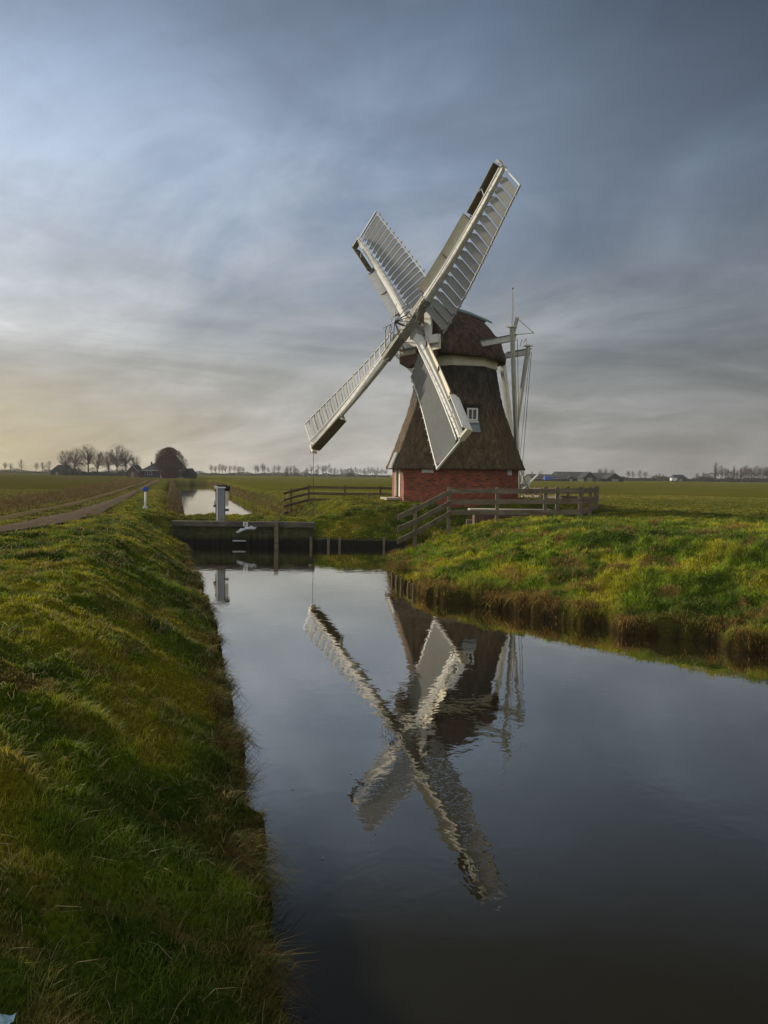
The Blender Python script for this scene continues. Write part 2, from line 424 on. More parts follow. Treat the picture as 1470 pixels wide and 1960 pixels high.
# ------------------------------------------------------------------ terrain
def P2(x, y, z=0.0): q = at_z(x, y, z); return (q[0], q[1])
left_edge = [(1.6, -8), (.55, -1.0), (.05, 2.0)] + [P2(*q) for q in ((575, 1960), (540, 1800), (503, 1650), (472, 1500), (440, 1350), (410, 1200), (368, 1095))] + [(-8.35, 32.0)]
race = [(.60, 32.0), (2.2, 33.4), (3.9, 34.0), (6.9, 34.0), (6.9, 31.6), (3.6, 30.9), (2.0, 29.6), (.85, 27.9)]
right_edge = [P2(*q) for q in ((741, 1077), (752, 1108), (796, 1136), (847, 1154), (934, 1165), (1026, 1181), (1128, 1198), (1230, 1216), (1332, 1230), (1470, 1249))] + [(11.5, 10.0), (17, 3), (22, -8)]
WL = left_edge + race + right_edge
seg_par = []                                            # (step, slope) of the bank behind each water edge
for i in range(len(WL)):
    p, q = WL[i], WL[(i + 1) % len(WL)]
    my = (p[1] + q[1]) / 2
    if i < len(left_edge) - 1: seg_par.append((.14, .60))
    elif i == len(left_edge) - 1: seg_par.append(None)  # dam and quay: split below
    elif i < len(left_edge) + len(race) - 1: seg_par.append((.75, .45) if i > len(left_edge) + 2 else (.40, .34))
    elif i < len(WL) - 1: seg_par.append((.22, .28))
    else: seg_par.append((.22, .28))
SEGS = []
for i in range(len(WL)):
    p, q = WL[i], WL[(i + 1) % len(WL)]
    if seg_par[i] is None:
        SEGS.append((p, (-3.0, 32.0), .98, .10)); SEGS.append(((-3.0, 32.0), q, .36, .36))
    else: SEGS.append((p, q, *seg_par[i]))
ul, ur = P2(350, 985), P2(506, 984); fl, fr = P2(335, 929), P2(399, 929)
_dl = np.array(ul) - fl; _dr = np.array(ur) - fr
nl = tuple(np.array(ul) + _dl * (36.6 - ul[1]) / _dl[1]); nr = tuple(np.array(ur) + _dr * (36.6 - ur[1]) / _dr[1])
WU = [nl, fl, fr, nr]
for i in range(4):
    SEGS.append((WU[i], WU[(i + 1) % 4], *((.30, .65) if i != 3 else (.85, .5))))

def inside(poly, x, y):
    r = np.zeros(x.shape, bool)
    for i in range(len(poly)):
        (x0, y0), (x1, y1) = poly[i], poly[(i + 1) % len(poly)]
        c = (y0 > y) != (y1 > y)
        with np.errstate(divide='ignore', invalid='ignore'):
            r ^= c & (x < (x1 - x0) * (y - y0) / (y1 - y0 + 1e-12) + x0)
    return r
def terrain(x, y, lumps=True):
    """height of the ground and distance to the water (negative in the water)"""
    x = np.asarray(x, float); y = np.asarray(y, float)
    calm = sstep(31.2, 30.2, y) + sstep(37, 38, y) * (x < .0)
    lft = 1 - .40 * sstep(1.0, -.4, x); calm = calm * lft
    wx = calm * (.34 * (vnoise(x * 1.5, y * 1.5, 3) - .5) + .20 * (vnoise(x * 4.1, y * 4.1, 5) - .5))
    wy = calm * (.34 * (vnoise(x * 1.5, y * 1.5, 13) - .5) + .20 * (vnoise(x * 4.1, y * 4.1, 15) - .5))
    X, Y = x + wx, y + wy
    ins = inside(WL, X, Y) | inside(WU, X, Y)
    dmin = np.full(x.shape, 1e9); bank = np.full(x.shape, 1e9)
    for (p, q, st, sp) in SEGS:
        ex, ey = q[0] - p[0], q[1] - p[1]
        t = np.clip(((X - p[0]) * ex + (Y - p[1]) * ey) / (ex * ex + ey * ey), 0, 1)
        d = np.hypot(X - p[0] - t * ex, Y - p[1] - t * ey)
        dmin = np.minimum(dmin, d); bank = np.minimum(bank, st + sp * d)
    sd = np.where(ins, -dmin, dmin)
    far = sstep(60, 160, np.hypot(x, y))
    plat = 1.38 - .03 * far + .06 * (vnoise(x / 6, y / 6, 21) - .5) * (1 - far)
    plat = plat + .14 * sstep(2, 5, x) * sstep(32, 24, y)
    dm = np.hypot(x - MC[0], y - MC[1])
    plat = plat + .40 * sstep(9.0, 5.2, dm)
    plat = plat - .34 * sstep(30.5, 32, y) * sstep(40, 36.5, y) * sstep(-1.5, -3.5, x) * sstep(-10.5, -8.8, x)
    plat = plat - .25 * sstep(44, 50, y) * sstep(-13, -8, x) * sstep(6, 0, x) * sstep(75, 60, y)
    z = np.where(bank < plat, bank, plat)
    k = .25; h = np.clip(.5 + .5 * (plat - bank) / k, 0, 1)
    z = plat * (1 - h) + bank * h - k * h * (1 - h)
    if lumps:
        r = np.hypot(x, y)
        amp = sstep(.05, .6, sd)
        rb = sstep(-.5, 1.0, x) * sstep(33, 26, y)                # tussocky right bank
        z = z + amp * (.10 * (fbm(x * 1.1, y * 1.1, 31) - .5) + (.22 + .10 * rb) * (np.maximum(fbm(x * 2.6, y * 2.6, 41), .40) - .5) * (1 - .8 * far) * sstep(90, 40, r))
        z = z + amp * (.075 * (vnoise(x * 7, y * 7, 51) - .5) * sstep(30, 12, r) + .045 * (vnoise(x * 15, y * 15, 53) - .5) * sstep(14, 7, r))
        z = z + sstep(.6, .1, np.abs(sd - .15)) * .12 * np.maximum(vnoise(x * 2.3, y * 2.3, 61) - .45, 0) * 2 * calm
    z = -.7 + (z + .7) * sstep(-.07, .06, sd)
    return z, sd
def ground_z(x, y): return float(terrain(np.array([x]), np.array([y]))[0][0])

def turf_color(x, y, sd, seed=0):
    """plant colour by place: greens, moss yellow, dead straw"""
    x = np.asarray(x, float); y = np.asarray(y, float)
    g = fbm(x * .9, y * .9, 71 + seed, 4); s = fbm(x * 1.7 + 40, y * 1.7, 81 + seed, 3); b = fbm(x * .18, y * .18, 91, 3)
    green = np.array([.082, .122, .011]); moss = np.array([.185, .180, .016]); deep = np.array([.036, .060, .008]); straw = np.array([.23, .15, .055]); rust = np.array([.13, .06, .022])
    c = deep + (green - deep) * sstep(.30, .52, g)[:, None]
    c = c + (moss - c) * (sstep(.48, .72, g) * .9)[:, None]
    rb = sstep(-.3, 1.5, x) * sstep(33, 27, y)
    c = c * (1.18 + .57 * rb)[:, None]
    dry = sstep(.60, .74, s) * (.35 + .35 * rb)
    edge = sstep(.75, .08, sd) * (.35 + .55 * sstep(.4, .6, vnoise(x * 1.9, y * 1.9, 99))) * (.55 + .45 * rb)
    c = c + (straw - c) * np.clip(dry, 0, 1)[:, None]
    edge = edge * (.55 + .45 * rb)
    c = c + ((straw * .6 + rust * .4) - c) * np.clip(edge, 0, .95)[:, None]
    r = np.hypot(x, y)
    fld = np.array([.160, .160, .034]) + np.array([.05, .03, .012]) * (b - .5)[:, None] * 2
    f = sstep(22, 60, r) * .9
    f = np.where(sd < 1.5, f * .6, f)
    c = c + (fld - c) * f[:, None]
    # left field lies fallow and darker
    lf = sstep(-1, 1, (-x - 12 - (y - 33.8) * .27)) * sstep(20, 30, y)
    c = c + (np.array([.105, .100, .030]) - c) * (lf * .8)[:, None]
    # strip of pasture in the distance
    return c

az = np.concatenate([np.linspace(-180, -48, 60)[:-1], np.linspace(-48, 48, 760), np.linspace(48, 180, 60)[1:]])
rr = np.concatenate([np.geomspace(.4, 2.2, 24)[:-1], np.geomspace(2.2, 60, 760)[:-1], np.geomspace(60, 4200, 130)])
A, R = np.meshgrid(np.radians(az), rr)
gx, gy = (R * np.sin(A)).ravel(), (R * np.cos(A)).ravel()
gz, gsd = terrain(gx, gy)
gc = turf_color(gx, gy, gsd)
soil = np.array([.030, .022, .012])
gc = gc * .55 + (soil - gc * .55) * (sstep(.25, .0, gz - .12) * (gsd < .5))[:, None]
na, nr_ = len(az), len(rr)
ii, jj = np.meshgrid(np.arange(nr_ - 1), np.arange(na - 1), indexing='ij')
q = np.stack([ii * na + jj, ii * na + jj + 1, (ii + 1) * na + jj + 1, (ii + 1) * na + jj], -1).reshape(-1, 4)
q = q[:, ::-1]
ground = np_mesh('ground', np.stack([gx, gy, gz], 1), q.ravel(), np.full(len(q), 4), M['ground'], gc, True)
tag(ground, kind='structure')

wm = MB(); wm.face([(-140, -60, 0), (60, -60, 0), (60, 320, 0), (-140, 320, 0)])
tag(wm.build('water', M['water']), kind='structure')

# ------------------------------------------------------------------ dirt tracks
def strip(name, la, lb, z0=1.38, lift=.07):
    rows = []
    n = 60
    A_ = np.array([P2(*p, z0) for p in la]); B_ = np.array([P2(*p, z0) for p in lb])
    def resample(L):
        d = np.concatenate([[0], np.cumsum(np.hypot(*np.diff(L, axis=0).T))]); t = np.linspace(0, 1, n) ** 1.6 * d[-1]
        return np.stack([np.interp(t, d, L[:, 0]), np.interp(t, d, L[:, 1])], 1)
    A_, B_ = resample(A_), resample(B_)
    for i in range(n):
        row = []
        for k in range(9):
            p = A_[i] + (B_[i] - A_[i]) * k / 8
            row.append((p[0], p[1], float(terrain(np.array([p[0]]), np.array([p[1]]), False)[0][0]) + lift + .03 - .05 * abs(k - 4) / 4))
        rows.append(row)
    m = MB(); m.grid(rows)
    return tag(m.build(name, M['wheel' if name == 'wheel_track' else 'track'], smooth=True), kind='structure')
RA = [(-160, 1044), (0, 1022), (142, 998), (181, 985), (233, 962), (274, 937), (306, 920)]
RB = [(-160, 1027), (0, 1009), (129, 982), (207, 960.5), (259, 939.5), (297, 919.5), (303, 917.5)]
strip('dirt_track', RA, RB)
strip('wheel_track', [(-120, 1014), (0, 999), (155, 965), (222, 944), (286, 921)], [(-120, 1004), (0, 991), (150, 961), (218, 941), (283, 920)])

# ------------------------------------------------------------------ windmill
mill = empty('windmill', (MC[0], MC[1], 1.6), 'thatched smock mill with white sails on a red brick base beside the water', 'windmill')
RB_, RE = 3.28, 3.66
PROFILE = [(3.36, RE), (3.7, 3.51), (4.1, 3.34), (4.5, 3.19), (4.85, 3.06), (5.2, 2.94), (5.6, 2.80), (6.0, 2.635), (6.4, 2.50), (6.9, 2.375), (7.4, 2.26), (8.0, 2.155), (8.56, 2.05)]
def mill_r(z): return float(np.interp(z, [p[0] for p in PROFILE], [p[1] for p in PROFILE]))
def face_pt(fi, u, z, r_ap):                            # point on octagon face fi (centre direction fi deg), u along it, apothem r_ap
    d = oct_dir(fi); s_ = np.array([-d[1], d[0], 0]) * -1
    s_ = np.array([math.cos(CAMDIR + math.radians(fi)), math.sin(CAMDIR + math.radians(fi)), 0])
    return np.array([MC[0], MC[1], z]) + d * r_ap + s_ * u
C8 = math.cos(math.pi / 8)
# brick base, each wall with its own brick coordinates
m = MB()
for k in range(8):
    a0, a1 = CORNERS[k], CORNERS[k] + 45
    p0, p1 = oct_dir(a0) * RB_ + MC, oct_dir(a1) * RB_ + MC
    L = float(np.linalg.norm(p1 - p0)); zb, zt = .6, 3.46
    if abs(a0 + 94.5) < 1:                              # the wall with the door opening
        d0, d1, zd0, zd1 = L / 2 - .52, L / 2 + .52, 1.86, 3.46
        def pt(u, z): return (p0 + (p1 - p0) * u / L) * (1, 1, 0) + np.array([0, 0, z])
        for (ua, ub, za, zb_) in ((0, d0, zb, zt), (d1, L, zb, zt), (d0, d1, zb, zd0)):
            m.face([pt(ua, za), pt(ub, za), pt(ub, zb_), pt(ua, zb_)], [(ua, za), (ub, za), (ub, zb_), (ua, zb_)])
        inn = -oct_dir(a0 + 22.5) * .22
        for u in (d0, d1): m.face([pt(u, zd0), pt(u, zd0) + inn, pt(u, zd1) + inn, pt(u, zd1)], [(0, zd0), (.22, zd0), (.22, zd1), (0, zd1)])
        m.face([pt(d0, zd0), pt(d1, zd0), pt(d1, zd0) + inn, pt(d0, zd0) + inn], [(0, 0), (1, 0), (1, .22), (0, .22)])
    else:
        q = [p0 * (1, 1, 0) + (0, 0, zb), p1 * (1, 1, 0) + (0, 0, zb), p1 * (1, 1, 0) + (0, 0, zt), p0 * (1, 1, 0) + (0, 0, zt)]
        m.face(q, [(k * .1, zb), (k * .1 + L, zb), (k * .1 + L, zt), (k * .1, zt)])
m.build('brick_base', M['brick'], mill)
DF = -72.0; RA_ = RB_ * C8
m = MB()
for (u0, u1, z0, z1) in ((-.47, .47, 1.90, 3.46),):
    c = (face_pt(DF, u0, z0, RA_ - .14) + face_pt(DF, u1, z1, RA_ - .14)) / 2
    s_ = face_pt(DF, 1, 0, RA_) - face_pt(DF, 0, 0, RA_)
    m.obox(c, s_ * (u1 - u0) / 2, oct_dir(DF) * .025, (0, 0, (z1 - z0) / 2))
for u in (-.3, 0, .3):
    m.obox(face_pt(DF, u, 2.68, RA_ - .11), s_ * .012, oct_dir(DF) * .012, (0, 0, .74))
door = m.build('door', M['cream'], mill)
m = MB(); m.obox(face_pt(DF, .36, 2.6, RA_ - .075), s_ * .05, oct_dir(DF) * .03, (0, 0, .02)); m.build('handle', M['iron'], door)
m = MB()
for u in (-.5, .5): m.obox(face_pt(DF, u, 2.68, RA_ - .02), s_ * .04, oct_dir(DF) * .05, (0, 0, .77))
m.obox(face_pt(DF, 0, 3.43, RA_ - .02), s_ * .52, oct_dir(DF) * .045, (0, 0, .03)); m.build('door_frame', M['white'], mill)
m = MB(); m.obox(face_pt(DF, 0, 1.80, RA_ + .35), s_ * .75, oct_dir(DF) * .40, (0, 0, .06)); m.build('door_step', M['concrete'], mill)
# white vents under the eaves
for fi, u, wv, hv in ((-27, .10, .46, .20), (63, .05, .34, .28)):
    m = MB(); m.obox(face_pt(fi, u, 3.36 - hv / 2, RA_ + .02), (face_pt(fi, 1, 0, 1) - face_pt(fi, 0, 0, 1)) * wv / 2 * 1.4, oct_dir(fi) * .03, (0, 0, hv / 2 + .03)); m.build('vent_panel', M['white'], mill, bevel=.008)

# thatched smock: eight swept faces with rounded arrises and a thick eaves lip
def ring(r, z, n=128):
    out = []
    for k in range(n):
        a = 360 * k / n - 49.5; loc = (a + 49.5) % 45 - 22.5
        rad = r * C8 / math.cos(math.radians(loc)); rad = min(rad, r * .994)       # blunted corners
        out.append((oct_dir(a) * rad + MC) * (1, 1, 0) + np.array([0, 0, z]))
    return out
rows = [ring(RB_ + .0, 3.50), ring(RE - .20, 3.30), ring(RE - .03, 3.30)]
zs = np.linspace(3.36, 8.56, 40)
tz = [p[0] for p in PROFILE]; tr = [p[1] for p in PROFILE]
for z in zs: rows.append(ring(float(np.interp(z, tz, tr)), z))
wob = np.random.default_rng(3)
for i in range(2, len(rows)):
    for k in range(len(rows[i])):
        d = rows[i][k] - MC; d[2] = 0; d /= np.linalg.norm(d); rows[i][k] = rows[i][k] + d * (wob.random() - .5) * .035
m = MB(); m.grid(rows, closed=True); m.build('thatched_smock', M['thatch'], mill, smooth=True)
m = MB(); m.grid([ring(2.0, 8.40), ring(2.13, 8.44), ring(2.13, 8.92), ring(1.9, 8.94)], closed=True); m.build('curb_band', M['cream'], mill)
# dormer board over the door
m = MB()
m.plate([face_pt(DF, -.45, 3.34, RE * C8 + .05), face_pt(DF, .45, 3.34, RE * C8 + .05), face_pt(DF, .40, 4.15, mill_r(4.15) * C8 + .05), face_pt(DF, -.40, 4.15, mill_r(4.15) * C8 + .05)], .05)
m.build('dormer_board', M['sheet'], mill)
# small window in the thatch with its hood and lead apron
WF = 18.0; ws = face_pt(WF, 1, 0, 1) - face_pt(WF, 0, 0, 1); wd = oct_dir(WF)
zb, zt = 5.68, 6.28; rw = mill_r(zb) * C8 + .07
m = MB()
for u in (-.235, .235): m.obox(face_pt(WF, u, (zb + zt) / 2, rw), ws * .045, wd * .06, (0, 0, (zt - zb) / 2))
for z in (zb + .04, zt - .03): m.obox(face_pt(WF, 0, z, rw + .002), ws * .28, wd * .06, (0, 0, .04))
m.obox(face_pt(WF, 0, (zb + zt) / 2, rw + .01), ws * .03, wd * .045, (0, 0, (zt - zb) / 2 - .05))
win = m.build('window', M['white'], mill)
m = MB(); m.obox(face_pt(WF, 0, (zb + zt) / 2, rw - .03), ws * .22, wd * .01, (0, 0, .26)); m.build('pane', M['glass'], win)
m = MB(); m.obox(face_pt(WF, 0, zb - .06, rw + .05), ws * .31, wd * .09, (0, 0, .04)); m.build('sill', M['white'], win)
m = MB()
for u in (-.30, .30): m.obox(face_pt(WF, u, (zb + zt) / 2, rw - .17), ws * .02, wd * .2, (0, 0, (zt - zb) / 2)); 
m.obox(face_pt(WF, 0, zt + .11, rw - .17), ws * .40, wd * .16, (0, 0, .10)); m.build('reveal_hood_shade', M['reveal_shade'], mill)  # top box: shade of the hood recess built as a dark strip
rows = []
for j in range(9):
    zz = 7.0 - .54 * (j / 8) ** 1.25; row = []
    for i in range(17):
        u = -.80 + 1.6 * i / 16; hump = math.exp(-(u / .42) ** 2)
        row.append(face_pt(WF, u, zz - (1 - hump) * .10 * (j / 8), mill_r(zz) * C8 + .015 + (.03 + .40 * (j / 8) ** 1.5) * hump - (.12 * (1 - hump) if j == 8 else 0)))
    rows.append(row)
rows.append([p - wd * .34 + np.array([0, 0, .05]) for p in rows[-1]])
m = MB(); m.grid(rows); m.build('window_hood', M['thatch'], mill, smooth=True)
m = MB()
m.plate([face_pt(WF, -.34, zb - .10, mill_r(zb - .1) * C8 + .085), face_pt(WF, .34, zb - .10, mill_r(zb - .1) * C8 + .085), face_pt(WF, .40, zb - .56, mill_r(zb - .56) * C8 + .05), face_pt(WF, -.36, zb - .56, mill_r(zb - .56) * C8 + .05)], .02)
m.build('lead_apron', M['lead'], mill)

# cap
ST = [(-2.25, 1.72, 9.02, 11.40), (-1.5, 2.15, 8.93, 11.52), (-.7, 2.45, 8.88, 11.56), (.1, 2.56, 8.86, 11.50), (.9, 2.40, 8.86, 11.38), (1.5, 2.08, 8.88, 11.26), (1.85, 1.74, 8.9, 11.06),
      (2.15, 1.44, 8.93, 10.80), (2.5, 1.06, 8.97, 10.60), (2.85, .66, 9.0, 10.48), (3.08, .34, 9.0, 10.40), (3.16, .14, 9.05, 10.2)]
rows = []
for k_ in np.linspace(-2.25, 3.16, 40):
    W_, zb_, zr_ = (float(np.interp(k_, [s[0] for s in ST], [s[i] for s in ST])) for i in (1, 2, 3))
    row = [cp(k_, -(W_ - .30), zb_ - .02)]
    for j in range(29):
        th = math.pi * j / 28; c_, s_ = math.cos(th), math.sin(th)
        x = -W_ * math.copysign(abs(c_) ** 1.6, c_); z = zb_ + .10 + (zr_ - zb_ - .10) * (abs(s_) ** 1.6)
        row.append(cp(k_, x + (wob.random() - .5) * .03, z + (wob.random() - .5) * .02))
    row.insert(1, cp(k_, -W_ + .02, zb_ - .10)); row.append(cp(k_, W_ - .02, zb_ - .10)); row.append(cp(k_, W_ - .30, zb_ - .02))
    rows.append(row)
m = MB(); m.grid(rows, closed=True); m.face(rows[-1]); m.build('thatched_cap', M['cap_thatch'], mill, smooth=True)
m = MB(); m.face([p + BK * .12 for p in rows[0]]); m.build('cap_front_boarding', M['brownwood'], mill)
# ridge cover
m = MB()
for sd_ in (-1, 1):
    pr = []
    for k_, dz_ in ((-2.3, .0), (-.7, .03), (.9, .03), (1.5, .03), (2.15, .02)):
        zr_ = float(np.interp(min(k_, 1.5), [s[0] for s in ST], [s[3] for s in ST])) - max(0, k_ - 1.5) * .16
        pr.append([cp(k_, 0, zr_ + .14 + dz_), cp(k_, sd_ * .34, zr_ - .06 + dz_), cp(k_, sd_ * .34, zr_ - .14 + dz_)])
    m.grid(pr)
m.build('ridge_cover', M['patina'], mill)
# front: breast beam, wing boards, side storm boards
m = MB(); m.beam(cp(-2.42, -1.75, 9.62), cp(-2.42, 1.55, 9.62), .26, .42); m.build('breast_beam', M['white'], mill, bevel=.03)
m = MB()
m.plate([cp(-2.36, -1.70, 9.12), cp(-2.36, -.35, 9.12), cp(-2.36, -.35, 10.35), cp(-2.36, -1.15, 10.35), cp(-2.36, -1.70, 9.9)], .06)
m.build('front_board', M['cream'], mill)
m = MB(); m.plate([cp(-2.36, .35, 9.12), cp(-2.36, 1.60, 9.12), cp(-2.36, 1.60, 9.6), cp(-2.36, .9, 9.9), cp(-2.36, .35, 9.9)], .06)
m.build('front_board', M['cream'], mill)
for s_, nm in ((1, 0), (-1, 1)):
    m = MB(); pts = []
    for (u, z) in ((.52, 11.05), (.80, 11.08), (1.02, 10.8), (1.10, 10.3), (1.08, 9.6), (.98, 9.42), (.82, 9.45), (.62, 9.8), (.5, 10.3)):
        pts.append(cp(-2.50, s_ * u, z))
    m.plate(pts, .09); m.build('storm_board', M['white'], mill, bevel=.02)
m = MB()
for s_ in (-1, 1):
    m.plate([cp(-2.4, 0, 11.62), cp(-2.4, 0, 11.38), cp(-2.4, s_ * .75, 10.95), cp(-2.4, s_ * .9, 11.15)], .08)
m.build('barge_boards', M['white'], mill)
m = MB()
m.plate([cp(-2.3, -1.66, 8.75), cp(-2.3, -1.0, 8.45), cp(-2.3, .6, 8.5), cp(-2.3, 1.2, 8.8), cp(-2.3, 1.2, 9.12), cp(-2.3, -1.66, 9.12)], .3)
m.build('bolster', M['brownwood'], mill, bevel=.04)
m = MB(); m.tube([cp(-2.2, -.8 + .16 * i, 8.62 - .10 * math.sin(i * 1.9)) + NH * .22 for i in range(9)], [.10, .14, .10, .15, .11, .15, .10, .13, .08], 8); m.build('carved_bracket', M['brownwood'], mill, smooth=True)

# windshaft and poll end
m = MB(); m.tube([HUB - NV * 3.6, HUB - NV * .75], .27, 14); m.tube([HUB - NV * .9, HUB - NV * .72], .36, 14); m.build('windshaft', M['grey'], mill, smooth=True)
e1 = math.cos(_th) * AV + math.sin(_th) * BV; e2 = -math.sin(_th) * AV + math.cos(_th) * BV
EV = [e1, e2, -e1, -e2]; LV = [e2, -e1, -e2, e1]      # along each sail, towards its leading edge
RS = 8.53
OFF = [.14, -.26, .14, -.26]
def sp(k, s, t, w_): return HUB + EV[k] * s - LV[k] * t + NV * (OFF[k] + w_ + .70 * (s / RS) ** 2)
m = MB()
for ee, o_ in ((e1, .14), (e2, -.26)):
    m.beam(HUB - ee * .62 + NV * o_, HUB + ee * .62 + NV * o_, .50, .48, NV)
m.tube([HUB - NV * .75, HUB + NV * .42], [.34, .26], 12)
for k in range(4):
    for t_ in (-.19, .19):
        m.tube([sp(k, .5, t_, -.22), sp(k, .5, t_, .26)], .035, 6)
m.build('poll_end', M['grey'], mill, bevel=.02)

def twist(s, t): return -.66 * (1 - sstep(.5, 8.8, s)) * (t / 1.85) if t > 0 else 0.0
BETA = [-16, 2, -20, -18]
TRIM = [1.25, 1.45, 1.35, 1.35]
for k in range(4):
    # the stock, tapering and slightly bowed forwards
    m = MB(); rows = []
    for s in np.linspace(0 if k in (0, 1) else 0, RS, 15):
        f_ = s / RS; wt, ww = .18 - .075 * f_, .21 - .12 * f_
        rows.append([sp(k, s, -wt, -ww), sp(k, s, wt, -ww), sp(k, s, wt, ww), sp(k, s, -wt, ww)])
    m.grid(rows, closed=True); m.face(rows[-1])
    sail = m.build('sail', M['white'], mill)
    if k in (0, 2):                                     # iron-grey strengthening pieces clamped over the root of the front stock
        m = MB(); m.beam(sp(k, .1, 0, .02), sp(k, 2.0 if k == 2 else 1.7, 0, .0), .44, .47, NV); m.build('clamp_timber', M['spar'], sail, bevel=.02)
    s0 = TRIM[k]; n_sh = 16; pitch = (8.30 - s0) / n_sh
    be = math.radians(BETA[k])
    for j in range(n_sh):
        s = s0 + pitch * (j + .5); hw = pitch * .415
        def q(ds, t):
            return sp(k, s + ds * math.cos(be), t, twist(s, t) + .0 + ds * math.sin(be))
        m = MB()
        m.plate([q(-hw, .30), q(-hw, 1.76), q(hw * .55, 1.76), q(hw, 1.66), q(hw, .52), q(hw * .25, .26)], .022)
        for t_ in (.22, 1.80): m.tube([q(0, t_ - .06), q(0, t_ + .12)], .018, 5)
        c = sp(k, s, 1.82, twist(s, 1.82)); m.plate([c + EV[k] * .07, c - EV[k] * .09, c - LV[k] * (.17 if j % 2 else .11) - EV[k] * .03], .03)
        m.build('shutter', M['sheet'], sail)
    # trailing rail with the ends of the shutter pins
    m = MB(); pts = [sp(k, s, 1.82, twist(s, 1.82)) for s in np.linspace(s0 - .05, RS - .02, 12)]
    for a, b in zip(pts[:-1], pts[1:]): m.beam(a, b, .05, .07, NV)
    m.build('outer_rail', M['grey'] if k == 0 else M['white'], sail)
    # inner rail and the shutter bar that works the shutters
    m = MB()
    for t_, w_, wd_ in ((.20, .13, .035), (.10, .24, .045)):
        pts = [sp(k, s, t_, w_) for s in np.linspace(1.2 if t_ > .15 else .9, 8.35, 10)]
        for a, b in zip(pts[:-1], pts[1:]): m.beam(a, b, wd_, wd_, NV)
    for j in range(n_sh):
        s = s0 + pitch * (j + .5); m.beam(sp(k, s - .10, .10, .24), sp(k, s, .27, .02), .02, .02, NV)
    m.build('shutter_bar', M['white'], sail)
    # leading board: a curved aerofoil shell on the inner two thirds
    ends = (1.75, 5.85) if k != 1 else (1.75, 5.75)
    rows = []
    def sec(s):
        o, i_ = [], []
        for a in range(9):
            u = a / 8; bulge = math.sin(math.pi * u) * .085
            t_ = -.13 - .47 * u - bulge * .50; w_ = .03 + .30 * u - bulge
            o.append(sp(k, s, t_, w_)); i_.append(sp(k, s, t_ + .012, w_ + .032))
        return o + i_[::-1]
    for s in np.linspace(*ends, 8): rows.append(sec(s))
    m = MB(); m.grid(rows, closed=True); m.face(rows[0]); m.face(rows[-1]); m.build('leading_board', M['cream'] if k in (0, 3) else M['white'], sail)
    for s in (ends[0] + .02, (ends[0] + ends[1]) / 2, ends[1] - .02):
        m = MB(); m.plate([sp(k, s, -.12, .05), sp(k, s, -.36, -.02), sp(k, s, -.58, .30), sp(k, s, -.33, .17)], .025); m.build('board_rib', M['brownwood'], sail)
    # tip flap, standing square to the sail
    m = MB(); rows = []
    for s in np.linspace(5.98, 8.32, 5):
        rows.append([sp(k, s, -.47, .30), sp(k, s, -.50, .02), sp(k, s, -.47, -.26), sp(k, s, -.44, -.26), sp(k, s, -.465, .02), sp(k, s, -.435, .30)])
    m.grid(rows, closed=True); m.face(rows[0]); m.face(rows[-1]); m.build('tip_flap', M['white'] if k == 3 else M['flap_brown'], sail)
    m = MB(); m.beam(sp(k, 8.46, .05, .0), sp(k, 8.46, -.56, .0), .12, .30, NV); m.build('flap_arm', M['grey'] if k == 0 else M['spar'] if k == 1 else M['cream'], sail); m = MB(); m.beam(sp(k, 5.92, .0, .0), sp(k, 5.92, -.50, .0), .05, .22, NV); m.build('flap_arm', M['grey'] if k == 0 else M['spar'] if k == 1 else M['cream'], sail)
    m = MB(); m.beam(sp(k, 8.47, .05, .0), sp(k, 8.47, 1.86, .0), .06, .05 if k in (0, 2) else .10, NV); m.build('tip_bar', M['white'], sail)
    m = MB(); pts = [sp(k, 7.05, .0, .2), sp(k, 7.2, -.2, .34), sp(k, 7.0, -.33, .36), sp(k, 7.12, -.44, .22)]
    m.tube(pts, .024, 5); m.build('flap_crank', M['white'], sail)
# the shutter spider at the hub: bent iron rods
m = MB()
for k in range(4):
    for s_, t_ in ((.55, .35), (1.0, .5)):
        m.tube([HUB + NV * .95, sp(k, s_ * .6, t_, .72), sp(k, s_, t_ + .22, .45), sp(k, s_ + .55, .14, .28)], .022, 5)
    m.tube([sp(k, .25, .75, .55), sp(k, .75, .80, .35), sp(k, 1.15, .45, .25)], .02, 5)
    m.tube([HUB + NV * .95, HUB + NV * .95 + (EV[k] * .8 - LV[k] * .55)], .02, 5)
m.tube([HUB + NV * .3, HUB + NV * 1.0], .05, 6)
m.build('shutter_linkage', M['iron'], mill)

# tail: two cross beams through the cap, braces to the tail pole, winch
def tailb(name, pts, wd_, ht_, mat, up=(0, 0, 1)):
    m = MB()
    for a, b in zip(pts[:-1], pts[1:]): m.beam(a, b, wd_, ht_, up)
    return m.build(name, mat, mill, bevel=.012)
tailb('cross_beam', [cp(-.2, -4.4, 9.47), cp(-.2, 4.45, 9.47)], .20, .26, M['white'])
tailb('cross_beam', [cp(2.5, -2.7, 9.30), cp(2.5, 2.72, 9.30)], .20, .26, M['white'])
m = MB()
for k_, mm in ((-.2, 4.45), (2.5, 2.72), (-.2, -4.4), (2.5, -2.7)):
    s_ = math.copysign(1, mm); L_ = 2.3 if k_ < 0 else 1.5
    zc_ = 9.63 if k_ < 0 else 9.46; m = MB(); m.beam(cp(k_, mm + s_ * .08, zc_), cp(k_, mm - s_ * L_, zc_), .26, .035); m.build('beam_cover', M['patina'], mill)
foot = cp(4.55, 0, 2.6)
